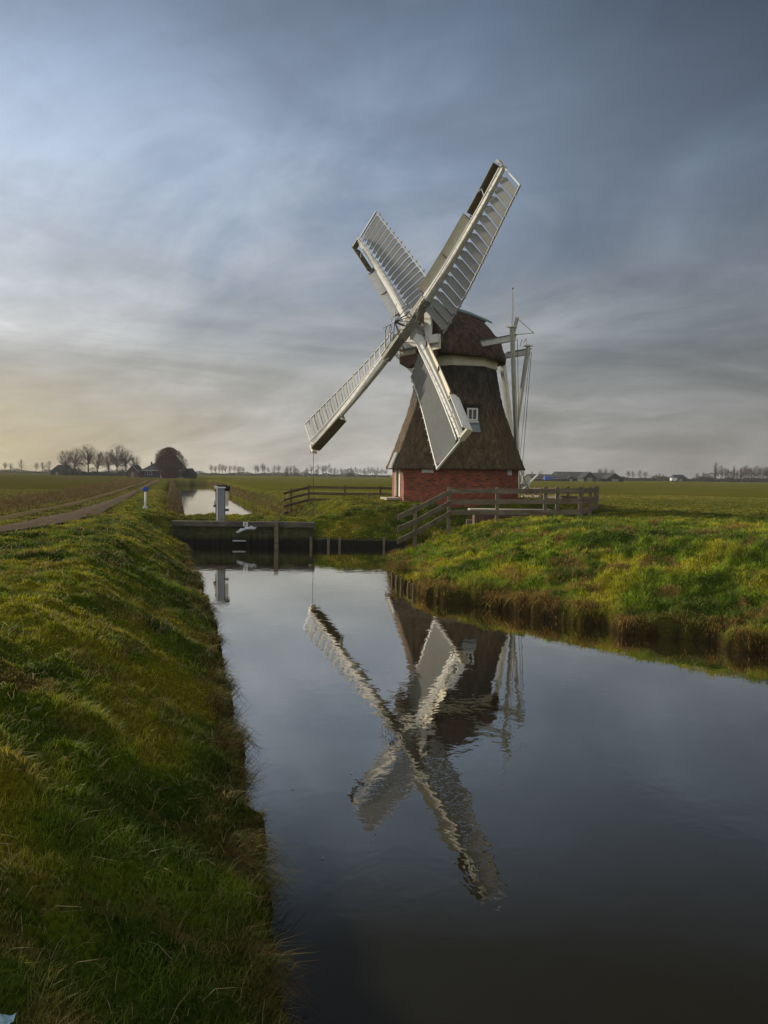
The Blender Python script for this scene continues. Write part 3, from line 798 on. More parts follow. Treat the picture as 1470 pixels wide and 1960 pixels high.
for k_, mm, fk, fz in ((-.2, 4.30, 4.45, 3.1), (-.2, -4.25, 4.45, 3.1), (2.5, 2.58, 4.0, 4.0), (2.5, -2.56, 4.0, 4.0)):
    tp = cp(k_, mm, 9.30 if k_ < 0 else 9.15); ft = cp(fk, .10 * math.copysign(1, mm), fz); d = (tp - ft) / np.linalg.norm(tp - ft)
    lo, hi = ft, tp + d * .85 if k_ < 0 else tp + d * .50
    tailb('tail_brace', [lo, hi], .17, .17, M['white'], AV)
    m = MB(); m.plate([hi + AV * .17 + BK * .17, hi + AV * .17 - BK * .17, hi - AV * .17 - BK * .17, hi - AV * .17 + BK * .17], .06)
    m.build('brace_cap', M['white'], mill)
tailb('tail_pole', [cp(3.2, 0, 9.5), cp(4.62, 0, 2.05)], .24, .26, M['white'], AV)
tailb('davit', [cp(.0, 4.1, 9.62), cp(-.5, 4.9, 10.35)], .12, .14, M['white'], AV)
m = MB(); t0 = cp(-.5, 4.85, 10.3)
m.tube([t0, cp(.4, 5.1, 9.66)], .02, 5); m.tube([cp(-.2, 4.45, 9.62), cp(.4, 5.1, 9.68)], .025, 5)
m.build('davit_stay', M['white'], mill)
m = MB(); m.tube([cp(2.4, 2.2, 9.65), cp(2.4, 2.3, 9.98), cp(2.4, 2.45, 9.8), cp(2.4, 2.6, 10.0), cp(2.4, 2.65, 9.66)], .025, 5); m.build('rope_hook', M['white'], mill)
m = MB()
m.tube([cp(-.2, 4.62, 9.4), cp(4.5, .25, 2.3)], .014, 4); m.tube([cp(2.5, 2.9, 9.3), cp(4.62, .2, 2.4)], .014, 4); m.tube([cp(2.5, 2.8, 9.3), cp(4.5, .1, 3.0)], .012, 4)
m.build('tail_rope', M['spar'], mill)
topb = cp(-.2, 4.30, 9.30); d = topb - cp(4.45, .1, 3.1); d /= np.linalg.norm(d); topb = topb + d * .85
m = MB(); m.tube([topb, topb + np.array([0, 0, 1.75])], [.022, .012], 5); m.tube([topb + np.array([0, 0, 1.72]), topb + np.array([0, 0, 1.78])], .05, 6)
m.tube([topb + np.array([.1, 0, 0]), topb + np.array([0, 0, 1.7])], .007, 4); m.build('lightning_rod', M['grey'], mill)
# capstan wheel on the tail pole
m = MB(); wc = cp(4.75, .35, 2.55)
m.tube([wc - AV * .35, wc + AV * .35], .10, 8)
for a in (35, 125, 215, 305):
    dv = BK * math.cos(math.radians(a)) + np.array([0, 0, 1]) * math.sin(math.radians(a))
    m.beam(wc + AV * .25, wc + AV * .25 + dv * .95, .07, .07, AV)
m.beam(wc - AV * .1 + np.array([0, 0, -.9]), wc - AV * .1 + np.array([0, 0, .95]), .12, .12)
m.build('capstan', M['white'], mill)
# chain hanging from the lower sail
ct = sp(2, 8.46, -.35, .0)
m = MB(); m.tube([ct, (ct[0], ct[1], ground_z(ct[0], ct[1]) - .02)], .013, 5); m.build('sail_chain', M['iron'], mill)
m = MB(); c = sp(2, 8.5, -.2, 0)
m.tube([c, c + np.array([-.02, 0, -.12]), c + np.array([-.12, 0, -.22])], [.07, .06, .03], 6); m.build('chain_hook', M['spar'], mill)

# ------------------------------------------------------------------ fences
def fence(name, label, posts, rails, mat, board=.19, post_top=.06, ends=None, pw=.13, group=None):
    """posts: list of (x, y, z_top); rails: number of boards; spacing .40"""
    p0 = posts[0]
    root = empty(name, (p0[0], p0[1], ground_z(p0[0], p0[1])), label, 'fence', group)
    for (x, y, zt) in posts:
        g = ground_z(x, y); m = MB()
        m.beam((x, y, max(min(g, zt - .3), -.3) - .3), (x + random.uniform(-.01, .01), y, zt + post_top), pw, pw, (.05, 1, 0))
        m.build('post', mat, root, bevel=.008)
    line = [np.array(p, float) for p in posts]
    if ends is not None: line = [np.array(ends[0], float)] + line + ([np.array(ends[1], float)] if ends[1] is not None else [])
    # boards are nailed to the near side of the posts
    for r_ in range(rails):
        m = MB()
        for a, b in zip(line[:-1], line[1:]):
            d = b - a; nrm = np.array([d[1], -d[0], 0]); nrm /= np.linalg.norm(nrm)
            if nrm[1] > 0: nrm = -nrm
            o = nrm * (pw / 2 + .022) - np.array([0, 0, .095 + .40 * r_ + random.uniform(-.008, .008)])
            m.beam(a + o, b + o, .04, board * random.uniform(.94, 1.05))
        m.build('board', mat, root, bevel=.006)
    return root
def fz(px, py, Y): q = at_y(px, py, Y); return (float(q[0]), float(q[1]), float(q[2]))
FY = 29.0
fence('wooden_fence', 'grey plank fence over the culvert, stepping down to the waterside bank tip', [fz(795, 969, 26.9), fz(860, 935.5, FY), fz(952, 935.5, FY + .1), fz(1044, 935.2, FY + .2), fz(1067, 935, FY + .2), fz(1111, 934.5, FY + .2)], 3, M['rail'], ends=(fz(757, 985, 25.7), None))
fence('wooden_fence', 'short return of grey plank fence at the end farthest from the mill door', [fz(1113, 934.5, FY + .5), fz(1130, 933.5, 33.5), fz(1143, 932.5, 37.2)], 4, M['rail'])
fence('wooden_fence', 'low grey plank fence behind the culvert, seen through the nearer boards', [fz(1140, 934, 38.0), fz(1088, 933.5, 39.6), fz(1046, 933.5, 41.6), fz(1026, 933.5, 43.2), fz(1007, 934, 44.6)], 3, M['rail'], board=.15)
fence('wooden_fence', 'dark brown plank fence left of the mill door, bending down to the far canal', [fz(557, 937, 47.5), fz(590.5, 929.5, 50), fz(660, 930.8, 50), fz(728, 931.5, 50), fz(790, 932.5, 50)], 4, M['darkrail'], ends=(fz(541, 941.5, 46.2), None), board=.16, pw=.12)

# ------------------------------------------------------------------ culvert under the mill, dam, quay
root = empty('culvert', (5.4, 34.0, .0), 'old brick culvert headwall with dark opening below the plank fence', 'culvert')
def wall_uv(m, x0, x1, y, z0, z1, flip=False):
    m.face([(x0, y, z0), (x1, y, z0), (x1, y, z1), (x0, y, z1)], [(x0, z0), (x1, z0), (x1, z1), (x0, z1)])
m = MB()
yw = 33.55
wall_uv(m, 3.95, 5.0, yw, -.5, 1.42); wall_uv(m, 5.0, 6.7, yw, 1.22, 1.42); wall_uv(m, 6.7, 7.3, yw, -.5, 1.42)
for x in (5.0, 6.7): m.face([(x, yw, -.5), (x, yw + 1.6, -.5), (x, yw + 1.6, 1.22), (x, yw, 1.22)], [(0, -.5), (1.6, -.5), (1.6, 1.22), (0, 1.22)])
m.face([(5.0, yw, 1.22), (6.7, yw, 1.22), (6.7, yw + 1.6, 1.22), (5.0, yw + 1.6, 1.22)], [(0, 0), (1.7, 0), (1.7, 1.6), (0, 1.6)])
m.face([(5.0, yw + 1.6, -.5), (6.7, yw + 1.6, -.5), (6.7, yw + 1.6, 1.22), (5.0, yw + 1.6, 1.22)], [(0, 0), (1.7, 0), (1.7, 1.6), (0, 1.6)])
m.face([(3.95, yw, -.5), (3.95, yw, 1.42), (3.95, yw + .8, 1.42), (3.95, yw + .8, -.5)], [(0, 0), (0, 1.9), (.8, 1.9), (.8, 0)])
m.build('headwall', M['old_brick'], root)
m = MB(); m.box(3.75, 7.4, yw - .05, yw + .95, 1.42, 1.56); m.build('coping', M['concrete'], root, bevel=.015)
m = MB(); m.box(2.4, 2.95, 29.4, 30.4, .62, .74); m.build('concrete_step', M['concrete'], root, bevel=.01)
m = MB(); m.box(3.55, 3.78, 33.0, 33.2, -.3, 1.12); m.build('timber_stop', M['rail'], root)

root = empty('dam_wall', (-6, 31.9, 0), 'dark timber dam with mossy planks crossing the canal', 'dam')
m = MB()
xs = np.arange(-8.9, -3.0, .215)
for x in xs:
    dy = random.uniform(0, .02); m.box(x, x + .205, 31.86 - dy, 31.94, -.5, .80 + random.uniform(-.03, .02))
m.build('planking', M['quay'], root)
m = MB(); m.box(-8.75, -2.85, 31.62, 31.845, .80, 1.02); m.build('waling', M['walnut'], root, bevel=.015)
m = MB()
for x in (-5.72, -4.95): m.box(x, x + .20, 31.72, 31.84, -.5, .52)
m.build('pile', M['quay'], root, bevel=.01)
q = at_y(530, 985, 31.55)
m = MB(); m.beam((q[0], 31.52, -.2), (q[0] - .02, 31.52, 1.12), .16, .16, (0, 1, 0)); m.build('stub_post', M['rail'], root, bevel=.01)
m = MB()
x0 = at_y(445, 1035, 31.6)[0]; x1 = at_y(470, 1035, 31.6)[0]
m.box(x0, x1, 31.60, 31.69, .20, .25); m.build('spill_sill', M['galv'], root)
rows = []
for i in range(12):
    t_ = i / 11; px_ = 452 + 38 * t_; py_ = 1019 - 9 * math.sin(t_ * 2.2) ; rows.append([at_y(px_, py_ + (3.2 if 0 < i < 11 else .5), 31.5 - .05 * math.sin(i)), at_y(px_ + 1, py_ - 2.5 + 1.5 * math.sin(i * 2.1), 31.56)])
for i in range(6):
    t_ = i / 5
m = MB(); m.grid(rows); sh = m.build('plastic_sheet', M['galv'], None, smooth=True)
sol = sh.modifiers.new('t', 'SOLIDIFY'); sol.thickness = .012
tag(sh, 'torn pale plastic sheet caught on the dark dam planks', 'plastic sheet')
rt = empty('notice_plate', tuple(at_y(470, 1004, 31.58)), 'small white square plate with blue mark on top beam of the dam', 'sign')
c = np.array(at_y(470, 1003.5, 31.58))
m = MB(); m.obox(c, (.095, 0, 0), (0, .012, 0), (0, 0, .085)); m.build('plate', M['white'], rt)
m = MB(); m.obox(c + (0, -.015, 0), (.04, 0, 0), (0, .004, 0), (0, 0, .04)); m.build('blue_mark', M['lead'], rt)

root = empty('quay_edge', (-1.2, 31.9, 0), 'low rotten timber quay edge with stakes below the mill mound', 'quay')
m = MB(); x = -2.95
while x < .7:
    wv = random.uniform(.16, .30); m.box(x, x + wv - .012, 31.86 - random.uniform(0, .05), 31.95, -.5, .33 + random.uniform(-.06, .03)); x += wv
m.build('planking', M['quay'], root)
m = MB()
for px_ in (596, 629, 650, 735): 
    q = at_y(px_, 1040, 31.8); m.beam((q[0], 31.78, -.4), (q[0] + random.uniform(-.03, .03), 31.76, .36 + random.uniform(0, .06)), .10, .10, (0, 1, 0))
m.build('stake', M['rail'], root)
for px_, dx_ in ((751, .0), (757, .05), (768, 0), (779, .04), (790, .02)):   # bank stakes along the right bank
    q = at_z(px_, {751: 1112, 757: 1118, 768: 1124, 779: 1130, 790: 1136, 812: 1146}[px_], 0)
    m = MB(); m.tube([(q[0], q[1] - .05, -.4), (q[0] + dx_, q[1] - .06, .26 + random.uniform(-.05, .04))], [.045, .04], 7)
    tag(m.build('bank_stake', M['darkrail']), 'thin wooden stake holding the grassy bank at the water edge', 'stake', 'stakes along the right bank')

# ------------------------------------------------------------------ sluice gear and marker post
q = at_y(421.5, 990, 31.95); bx, by = float(q[0]), 32.25; bz = 1.0
root = empty('sluice_gear', (bx, by, bz), 'tall blue-grey sluice gear column with black motor standing on the dam', 'sluice gear')
ztop = float(at_y(421, 934, 32.2)[2])
m = MB(); m.obox((bx, by, (bz + ztop) / 2), (.135, 0, 0), (0, .11, 0), (0, 0, (ztop - bz) / 2)); m.build('column', M['lead'], root, bevel=.012)
m = MB()
m.obox((bx - .165, by - .02, (bz + ztop) / 2 + .05), (.028, 0, 0), (0, .13, 0), (0, 0, (ztop - bz) / 2 + .03)); m.obox((bx, by - .03, ztop + .02), (.19, 0, 0), (0, .13, 0), (0, 0, .03)); m.build('edge_flange', M['white'], root, bevel=.006)
m = MB(); m.obox((bx + .20, by + .05, (bz + ztop) / 2 + .28), (.06, 0, 0), (0, .09, 0), (0, 0, (ztop - bz) / 2 - .36)); m.build('side_cover', M['cream'], root, bevel=.02)
m = MB(); m.tube([(bx + .14, by, ztop - .02), (bx + .33, by, ztop - .02)], .115, 12); m.obox((bx, by + .02, ztop + .09), (.20, 0, 0), (0, .12, 0), (0, 0, .035)); m.build('motor', M['black'], root, bevel=.008)
m = MB(); m.tube([(bx - .20, by, ztop + .02), (bx - .31, by, ztop + .02)], .07, 10); m.build('lamp_cap', M['cream'], root)
m = MB(); m.tube([(bx - .24, by + .02, bz + .25), (bx - .24, by + .02, ztop - .1)], .03, 6); m.obox((bx - .28, by, bz + .62), (.06, 0, 0), (0, .05, 0), (0, 0, .045)); m.obox((bx + .22, by, bz + .46), (.07, 0, 0), (0, .05, 0), (0, 0, .05)); m.build('conduit', M['iron'], root)
m = MB(); m.tube([(bx - .26, by, ztop - .75), (bx - .29, by, ztop - .6), (bx - .27, by, ztop - .42)], [.03, .07, .03], 8); m.build('junction_box', M['cream'], root, smooth=True)
m = MB(); m.obox((bx + .0, by - .112, bz + .62), (.02, 0, 0), (0, .01, 0), (0, 0, .02)); m.obox((bx + .02, by - .112, bz + .12), (.05, 0, 0), (0, .006, 0), (0, 0, .10)); m.build('rust_patch', M['spar'], root)

mx, my_ = P2(278, 972, 1.36); mz = ground_z(mx, my_)
root = empty('marker_post', (mx, my_, mz), 'slim white marker post with blue head beside the dirt track', 'marker post')
m = MB(); m.tube([(mx, my_, mz - .2), (mx + .02, my_, mz + .78)], .05, 10); m.build('post', M['white'], root, smooth=True)
m = MB(); m.tube([(mx, my_, mz - .05), (mx, my_, mz + .09)], .11, 10); m.build('base_collar', M['white'], root)
m = MB(); m.obox((mx + .02, my_, mz + .87), (.13, 0, 0), (0, .07, 0), (0, 0, .085)); m.obox((mx + .02, my_, mz + .97), (.08, 0, 0), (0, .07, 0), (0, 0, .025)); m.build('head', M['blue'], root, bevel=.02)

# ------------------------------------------------------------------ grass: many small blades, thinned with distance
def blades(name, px, py, pz, hgt, wid, lean, col, mat, droop=None, dirx=None, diry=None, label=None):
    n = len(px)
    yaw = rng.uniform(0, 2 * np.pi, n)
    lx, ly = np.cos(yaw) * lean, np.sin(yaw) * lean
    if dirx is not None: lx, ly = lx + dirx, ly + diry
    fy = rng.uniform(0, np.pi, n)                     # blade facing
    sx, sy = np.cos(fy) * wid / 2, np.sin(fy) * wid / 2
    V = np.zeros((n, 5, 3), np.float32)
    V[:, 0] = np.stack([px - sx, py - sy, pz - .012], 1); V[:, 1] = np.stack([px + sx, py + sy, pz - .012], 1)
    dr = np.zeros(n) if droop is None else droop
    mh = hgt * (.62 - .22 * dr)
    cx, cy = px + lx * hgt * .42, py + ly * hgt * .42
    V[:, 2] = np.stack([cx + sx * .8, cy + sy * .8, pz + mh], 1); V[:, 3] = np.stack([cx - sx * .8, cy - sy * .8, pz + mh], 1)
    V[:, 4] = np.stack([px + lx * hgt * 1.25, py + ly * hgt * 1.25, pz + hgt * (1 - dr)], 1)
    b = np.arange(n)[:, None] * 5
    F = np.concatenate([b + np.array([[0, 1, 2, 3]]), b + np.array([[3, 2, 4]])], 1).ravel()
    S = np.tile([4, 3], n)
    C = np.repeat(col[:, None, :], 5, 1)
    o = np_mesh(name, V.reshape(-1, 3), F, S, mat, C.reshape(-1, 3), True)
    return tag(o, label, None, None, 'stuff')

def scatter(n, dmin, dmax, power, azw):
    """random ground points, denser near the camera"""
    u = rng.random(n); e = 2 - power
    d = (dmin ** e + u * (dmax ** e - dmin ** e)) ** (1 / e)
    spread = np.radians(azw) + 1.3 / d
    a = rng.uniform(-1, 1, n) * spread
    return d * np.sin(a), d * np.cos(a), d
trk = [np.array([P2(*p, 1.38) for p in L]) for L in (RA + RB[::-1], [(-120, 1014), (0, 999), (155, 965), (222, 944), (286, 921), (283, 920), (218, 941), (150, 961), (0, 991), (-120, 1004)])]
def on_track(x, y): return inside([tuple(p) for p in trk[0]], x, y) | inside([tuple(p) for p in trk[1]], x, y)
def keep_off(x, y):
    k = np.hypot(x - MC[0], y - MC[1]) < RB_ + .05
    k |= (x > 3.7) & (x < 7.45) & (y > 33.3) & (y < 34.55)
    k |= (x > -9.1) & (x < -2.8) & (y > 31.5) & (y < 31.98)
    return k | (on_track(x, y) & (vnoise(x * 1.3, y * 1.3, 77) + .35 * vnoise(x * 5, y * 5, 78) < .92))

N1 = 950000
x, y, d = scatter(N1, 2.0, 75, 1.32, 29)
z, sd = terrain(x, y)
ok = (sd > .03) & (z > .05) & ~keep_off(x, y)
patch = fbm(x * .9, y * .9, 171, 3); tuft = vnoise(x * 3.3, y * 3.3, 181)
ok &= rng.random(N1) < .55 + .7 * tuft
x, y, z, d, sd, patch, tuft = (q_[ok] for q_ in (x, y, z, d, sd, patch, tuft))
n = len(x)
rbk = sstep(-.3, 1.5, x) * sstep(33, 27, y)
h = (.018 + .040 * rng.random(n) ** 2.2 + .030 * sstep(.5, .75, patch)) * (.6 + .8 * tuft) * (1 + .55 * rbk) * (1 + .4 * sstep(6, 20, d))
h *= 1 - .45 * sstep(30, 60, d)
wd = np.maximum(.0032, .00080 * d) * rng.uniform(.7, 1.4, n)
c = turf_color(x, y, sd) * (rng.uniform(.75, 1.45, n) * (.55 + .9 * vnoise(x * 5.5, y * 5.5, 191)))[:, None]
straw = rng.random(n) < (.06 + .10 * sstep(.5, .7, fbm(x * 1.7 + 40, y * 1.7, 81, 3)))
c[straw] = np.array([.24, .18, .08]) * rng.uniform(.6, 1.2, straw.sum())[:, None]
# combed a little down the slope
e_ = .05
gxs = (terrain(x + .1, y, False)[0] - terrain(x - .1, y, False)[0]) / .2; gys = (terrain(x, y + .1, False)[0] - terrain(x, y - .1, False)[0]) / .2
gm = np.maximum(1, np.hypot(gxs, gys) / .6)
blades('grass', x, y, z, h, wd, rng.uniform(.2, 1.2, n), c, M['grass'], rng.uniform(0, .35, n), -gxs / gm * .5, -gys / gm * .5, 'short tufted winter grass covering the banks and the mill mound')

# longer dead grass hanging over the water's edge, in tufts
x, y, d = scatter(700000, 2.4, 45, 1.2, 29)
z, sd = terrain(x, y)
cl_ = vnoise(x * 1.9, y * 1.9, 99)
ok = (sd > .0) & (sd < .5) & (z > .03) & (cl_ + .22 * sstep(.35, .0, sd) > .56 + .04 * sstep(1.0, -.3, x)) & ((sd < .26) | (x > -.3)) & ~keep_off(x, y) & (y < 31.0)
x, y, z, d, sd, cl_ = (q_[ok] for q_ in (x, y, z, d, sd, cl_)); n = len(x)
gx1 = terrain(x + .25, y, False)[1] - terrain(x - .25, y, False)[1]; gy1 = terrain(x, y + .25, False)[1] - terrain(x, y - .25, False)[1]
gl = np.hypot(gx1, gy1) + 1e-6
rbk = sstep(-.3, 1.5, x) * sstep(33, 27, y)
h = rng.uniform(.09, .22, n) * (.55 + .8 * sstep(.42, .7, cl_)) * (1 - .12 * rbk)
base = np.array([.15, .090, .032]) * (1 - rbk[:, None]) * .72 + np.array([.25, .165, .050]) * rbk[:, None]
c = base * rng.uniform(.5, 1.5, n)[:, None]
g_ = rng.random(n) < .22 + .25 * (1 - rbk)
c[g_] = np.array([.08, .10, .018]) * rng.uniform(.6, 1.4, g_.sum())[:, None]
blades('dead_grass', x, y, z, h, np.maximum(.003, .0008 * d) * rng.uniform(.7, 1.3, n), rng.uniform(.1, .6, n), c, M['grass'], rng.uniform(.3, 1.9, n), -gx1 / gl * .8, -gy1 / gl * .8, 'straw-coloured dead grass hanging in tufts over the water edge')

# straggling pale stalks on the near bank and right bank
x, y, d = scatter(14000, 2.2, 30, 1.2, 29)
z, sd = terrain(x, y); ok = (sd > .1) & ~keep_off(x, y); x, y, z, d = x[ok], y[ok], z[ok], d[ok]; n = len(x)
blades('dry_stalks', x, y, z, rng.uniform(.05, .13, n), np.maximum(.0026, .0008 * d), rng.uniform(.6, 2.2, n), np.array([.30, .24, .13]) * rng.uniform(.5, 1.2, n)[:, None], M['grass'], rng.uniform(.0, .7, n), None, None, 'scattered pale dry stalks among the bank grass')

# dead sedge bordering the fallow field beyond the tracks, and along the upper canal
L = np.array([P2(*p, 1.30) for p in ((-200, 1020), (0, 972), (103, 959), (181, 939), (262, 920))])
tt = rng.random(60000) ** .8; seg = np.concatenate([[0], np.cumsum(np.hypot(*np.diff(L, axis=0).T))]); tt = tt * seg[-1]
x = np.interp(tt, seg, L[:, 0]) + rng.normal(0, .9, len(tt)); y = np.interp(tt, seg, L[:, 1]) + rng.normal(0, .9, len(tt))
x2 = []; 
for (p, q_, cnt) in ((nl, fl, 14000), (nr, fr, 5000)):
    t = rng.random(cnt) ** 1.3; o = rng.uniform(.05, 1.1, cnt) ** 1.2 * (-1 if p is nl else 1)
    x2.append(np.stack([p[0] + (q_[0] - p[0]) * t + o, p[1] + (q_[1] - p[1]) * t], 1))
x2 = np.concatenate(x2); x = np.concatenate([x, x2[:, 0]]); y = np.concatenate([y, x2[:, 1]])
z, sd = terrain(x, y); d = np.hypot(x, y); ok = (z > .05) & ~on_track(x, y); x, y, z, d = x[ok], y[ok], z[ok], d[ok]; n = len(x)
blades('dry_sedge', x, y, z, rng.uniform(.10, .32, n), np.maximum(.006, .0007 * d), rng.uniform(.1, .5, n), (np.array([.095, .072, .036]) * rng.uniform(.6, 1.5, (n, 1))), M['grass'], rng.uniform(0, .4, n), None, None, 'brown dead sedge edging the fallow field and the far canal')

# ------------------------------------------------------------------ trees: tapered trunk, limbs and a spread of fine bare twigs
def tree_meshes(seed, height, spread, trunk_h, twigs=2600, narrow=False, leafy=0.0):
    r = random.Random(seed); tm = MB(); tw = MB(); tips = []
    def grow(p, d, ln, rad, lev):
        n_ = 4 if lev < 2 else 3; pts = [p]; rads = [rad]
        for i in range(n_):
            d = (d + Vector((r.gauss(0, .10), r.gauss(0, .10), r.gauss(.05, .06)))).normalized()
            p = p + d * ln / n_; pts.append(p); rads.append(rad * (1 - .55 * (i + 1) / n_))
        (tm if lev < 2 else tw).tube([tuple(q_) for q_ in pts], rads, 6 if lev == 0 else 4 if lev < 2 else 3, False)
        if lev >= 3:
            for q_ in pts[1:]: tips.append((q_, d, ln))
            return
        kids = (r.randint(5, 6) if lev == 0 else r.randint(4, 5))
        for c_ in range(kids):
            t_ = r.uniform(.55, 1.0) if lev == 0 else r.uniform(.25, 1.0); i = min(int(t_ * n_), n_ - 1)
            base = pts[i].lerp(pts[i + 1], t_ * n_ - i)
            ang = r.uniform(.15, .35) if narrow else r.uniform(.22, .62) if lev == 0 else r.uniform(.3, .9)
            a_ = r.uniform(0, 2 * math.pi); side = d.orthogonal().normalized(); side.rotate(__import__('mathutils').Quaternion(d, a_))
            nd = (d * math.cos(ang) + side * math.sin(ang) * spread).normalized(); nd.z = max(nd.z, -.05)
            grow(base, nd, ln * (r.uniform(.75, 1.0) if lev == 0 else r.uniform(.48, .68)), rads[i] * .58, lev + 1)
    grow(Vector((0, 0, -.2)), Vector((r.gauss(0, .03), r.gauss(0, .03), 1)), trunk_h, height * .026, 0)
    zmax = max(t_[0].z for t_ in tips)
    for _ in range(twigs):
        p, d, ln = r.choice(tips)
        p = p + Vector((r.gauss(0, .25), r.gauss(0, .25), r.gauss(0, .25))) * ln * .35
        dd = (d * .5 + Vector((r.gauss(0, .6), r.gauss(0, .6), r.gauss(.2, .5)))).normalized() * ln * r.uniform(.25, .8)
        s_ = Vector((r.gauss(0, 1), r.gauss(0, 1), r.gauss(0, 1))).normalized() * (height * .0013)
        tw.face([p - s_, p + s_, p + dd])
        if leafy and r.random() < leafy:
            for _k in range(3):
                q_ = p + dd * r.uniform(.2, 1); a_ = Vector((r.gauss(0, 1), r.gauss(0, 1), r.gauss(0, 1))).normalized() * height * .014; b_ = Vector((r.gauss(0, 1), r.gauss(0, 1), r.gauss(0, 1))).normalized() * height * .010
                tw.face([q_ - a_, q_ + b_, q_ + a_, q_ - b_])
    k = height / zmax
    for mb in (tm, tw): mb.v = [(vx * k, vy * k, vz * k) for vx, vy, vz in mb.v]
    return tm, tw
M['brown_leaf'] = paint('brown_withered_leaves', (.085, .042, .022), (.05, .028, .018), .5, .9)
M['dark_leaf'] = paint('ivy_leaves', (.018, .026, .012), (.03, .03, .02), .5, .9)
def crown_tree(seed, H, wide=.27, tall=.36, cz=.62, limbs=34, twigs=5200, low=.24, tw_w=.0012):
    """trunk dividing into rising limbs that fill a rounded, open crown of bare twigs"""
    r = random.Random(seed); tm, tw = MB(), MB()
    lean = (r.gauss(0, .02) * H, r.gauss(0, .02) * H)
    def axis(t): return Vector((lean[0] * t * t, lean[1] * t * t, H * t))
    top = cz + tall * .3
    tm.tube([tuple(axis(t)) for t in (-.02, .03, low, low + .2, top)], [H * .028, H * .021, H * .017, H * .011, H * .003], 7, False)
    lumps = [(Vector((r.gauss(0, 1), r.gauss(0, 1), r.gauss(0, .8))).normalized(), r.uniform(-.18, .16)) for _ in range(9)]
    def env(d):
        k = 1.0
        for v, a_ in lumps: k += a_ * max(0, d.dot(v)) ** 4
        return k
    def inside_pt(k):
        while True:
            d = Vector((r.gauss(0, 1), r.gauss(0, 1), r.gauss(.15, 1))).normalized()
            if d.z > -.75: break
        q_ = env(d) * k
        return Vector((d.x * wide * H * q_, d.y * wide * H * q_, (cz + d.z * tall * q_) * H)) + Vector((lean[0], lean[1], 0)) * .6, d
    ends = []
    for i in range(limbs):
        e, d = inside_pt(r.uniform(.55, .98)); t0 = r.uniform(low, min(top - .08, max(low + .05, e.z / H - .12)))
        b = axis(t0); mid = b.lerp(e, .5) + Vector((0, 0, -.05 * H)) * r.uniform(0, 1.4) + Vector((r.gauss(0, .02), r.gauss(0, .02), 0)) * H
        r0 = H * r.uniform(.005, .010); P_ = [b, b.lerp(mid, .55) , mid, mid.lerp(e, .55) + Vector((0, 0, .012 * H)), e]
        tm.tube([tuple(q_) for q_ in P_], [r0, r0 * .8, r0 * .6, r0 * .38, r0 * .14], 5, False)
        for _ in range(9):
            k = r.uniform(.3, 1.0); j = min(int(k * 4), 3); s0_ = P_[j].lerp(P_[j + 1], k * 4 - j)
            dv = ((e - b).normalized() * .6 + Vector((r.gauss(0, .6), r.gauss(0, .6), r.gauss(.35, .4)))).normalized() * H * r.uniform(.06, .15)
            m_ = s0_ + dv * .5 + Vector((0, 0, -.01 * H)); e_ = s0_ + dv
            tw.tube([tuple(s0_), tuple(m_), tuple(e_)], [r0 * .32, r0 * .22, r0 * .07], 3, False); ends += [(m_, dv), (e_, dv), (s0_.lerp(m_, .5), dv)]
    for i in range(twigs):
        if i % 3: p, dv = r.choice(ends); d = (dv.normalized() * .7 + Vector((r.gauss(0, .6), r.gauss(0, .6), r.gauss(.25, .5)))).normalized()
        else:
            p, d0 = inside_pt(r.random() ** .45); d = (d0 * .8 + Vector((r.gauss(0, .5), r.gauss(0, .5), r.gauss(.35, .4)))).normalized()
        s_ = Vector((r.gauss(0, 1), r.gauss(0, 1), r.gauss(0, 1))).normalized() * (H * tw_w)
        e_ = p + d * H * r.uniform(.025, .075); tw.face([p - s_, p + s_, e_])
    return tm, tw
PROTO = {}
def tree_proto(key, *a, crown_mat='twig', **kw):
    tm, tw = tree_meshes(*a, **kw)
    PROTO[key] = (tm, tw, M[crown_mat], a[1])
def place_tree(key, px, dist, h, label, group=None, zb=None, rot=None, name='bare_tree', sx=1.22):
    q_ = at_y(px, 905, dist); X, Y = float(q_[0]), float(dist)
    root = empty(name, (X, Y, 1.33 if zb is None else zb), label, 'tree', group)
    p = PROTO[key]
    if not isinstance(p[0], bpy.types.Object):
        a = p[0].build('trunk', M['bark']); b = p[1].build('crown', p[2])
        PROTO[key] = p = (a, b, p[2], p[3]); first = True
    else: first = False
    for src in p[:2]:
        o = src if first else src.copy()
        if not first: COL.objects.link(o)
        o.parent = root; o.location = (0, 0, 0)
    root.rotation_euler = (0, 0, random.uniform(0, 6.28) if rot is None else rot)
    s_ = h / p[3]; root.scale = (s_ * sx, s_ * sx, s_)
    return root
for k in range(4): PROTO['broad%d' % k] = (*crown_tree(20 + k, 13, wide=(.26, .30, .24, .28)[k], low=(.22, .28, .30, .20)[k]), M['twig'], 13)
for k in range(3): PROTO['far%d' % k] = (*crown_tree(40 + k, 8, wide=(.27, .24, .31)[k], tall=.34, cz=.65, limbs=18, twigs=2000, low=.32, tw_w=.0016), M['twig'], 8)
PROTO['poplar'] = (*crown_tree(51, 9, wide=.075, tall=.43, cz=.55, limbs=26, twigs=2800, low=.10), M['twig'], 9)
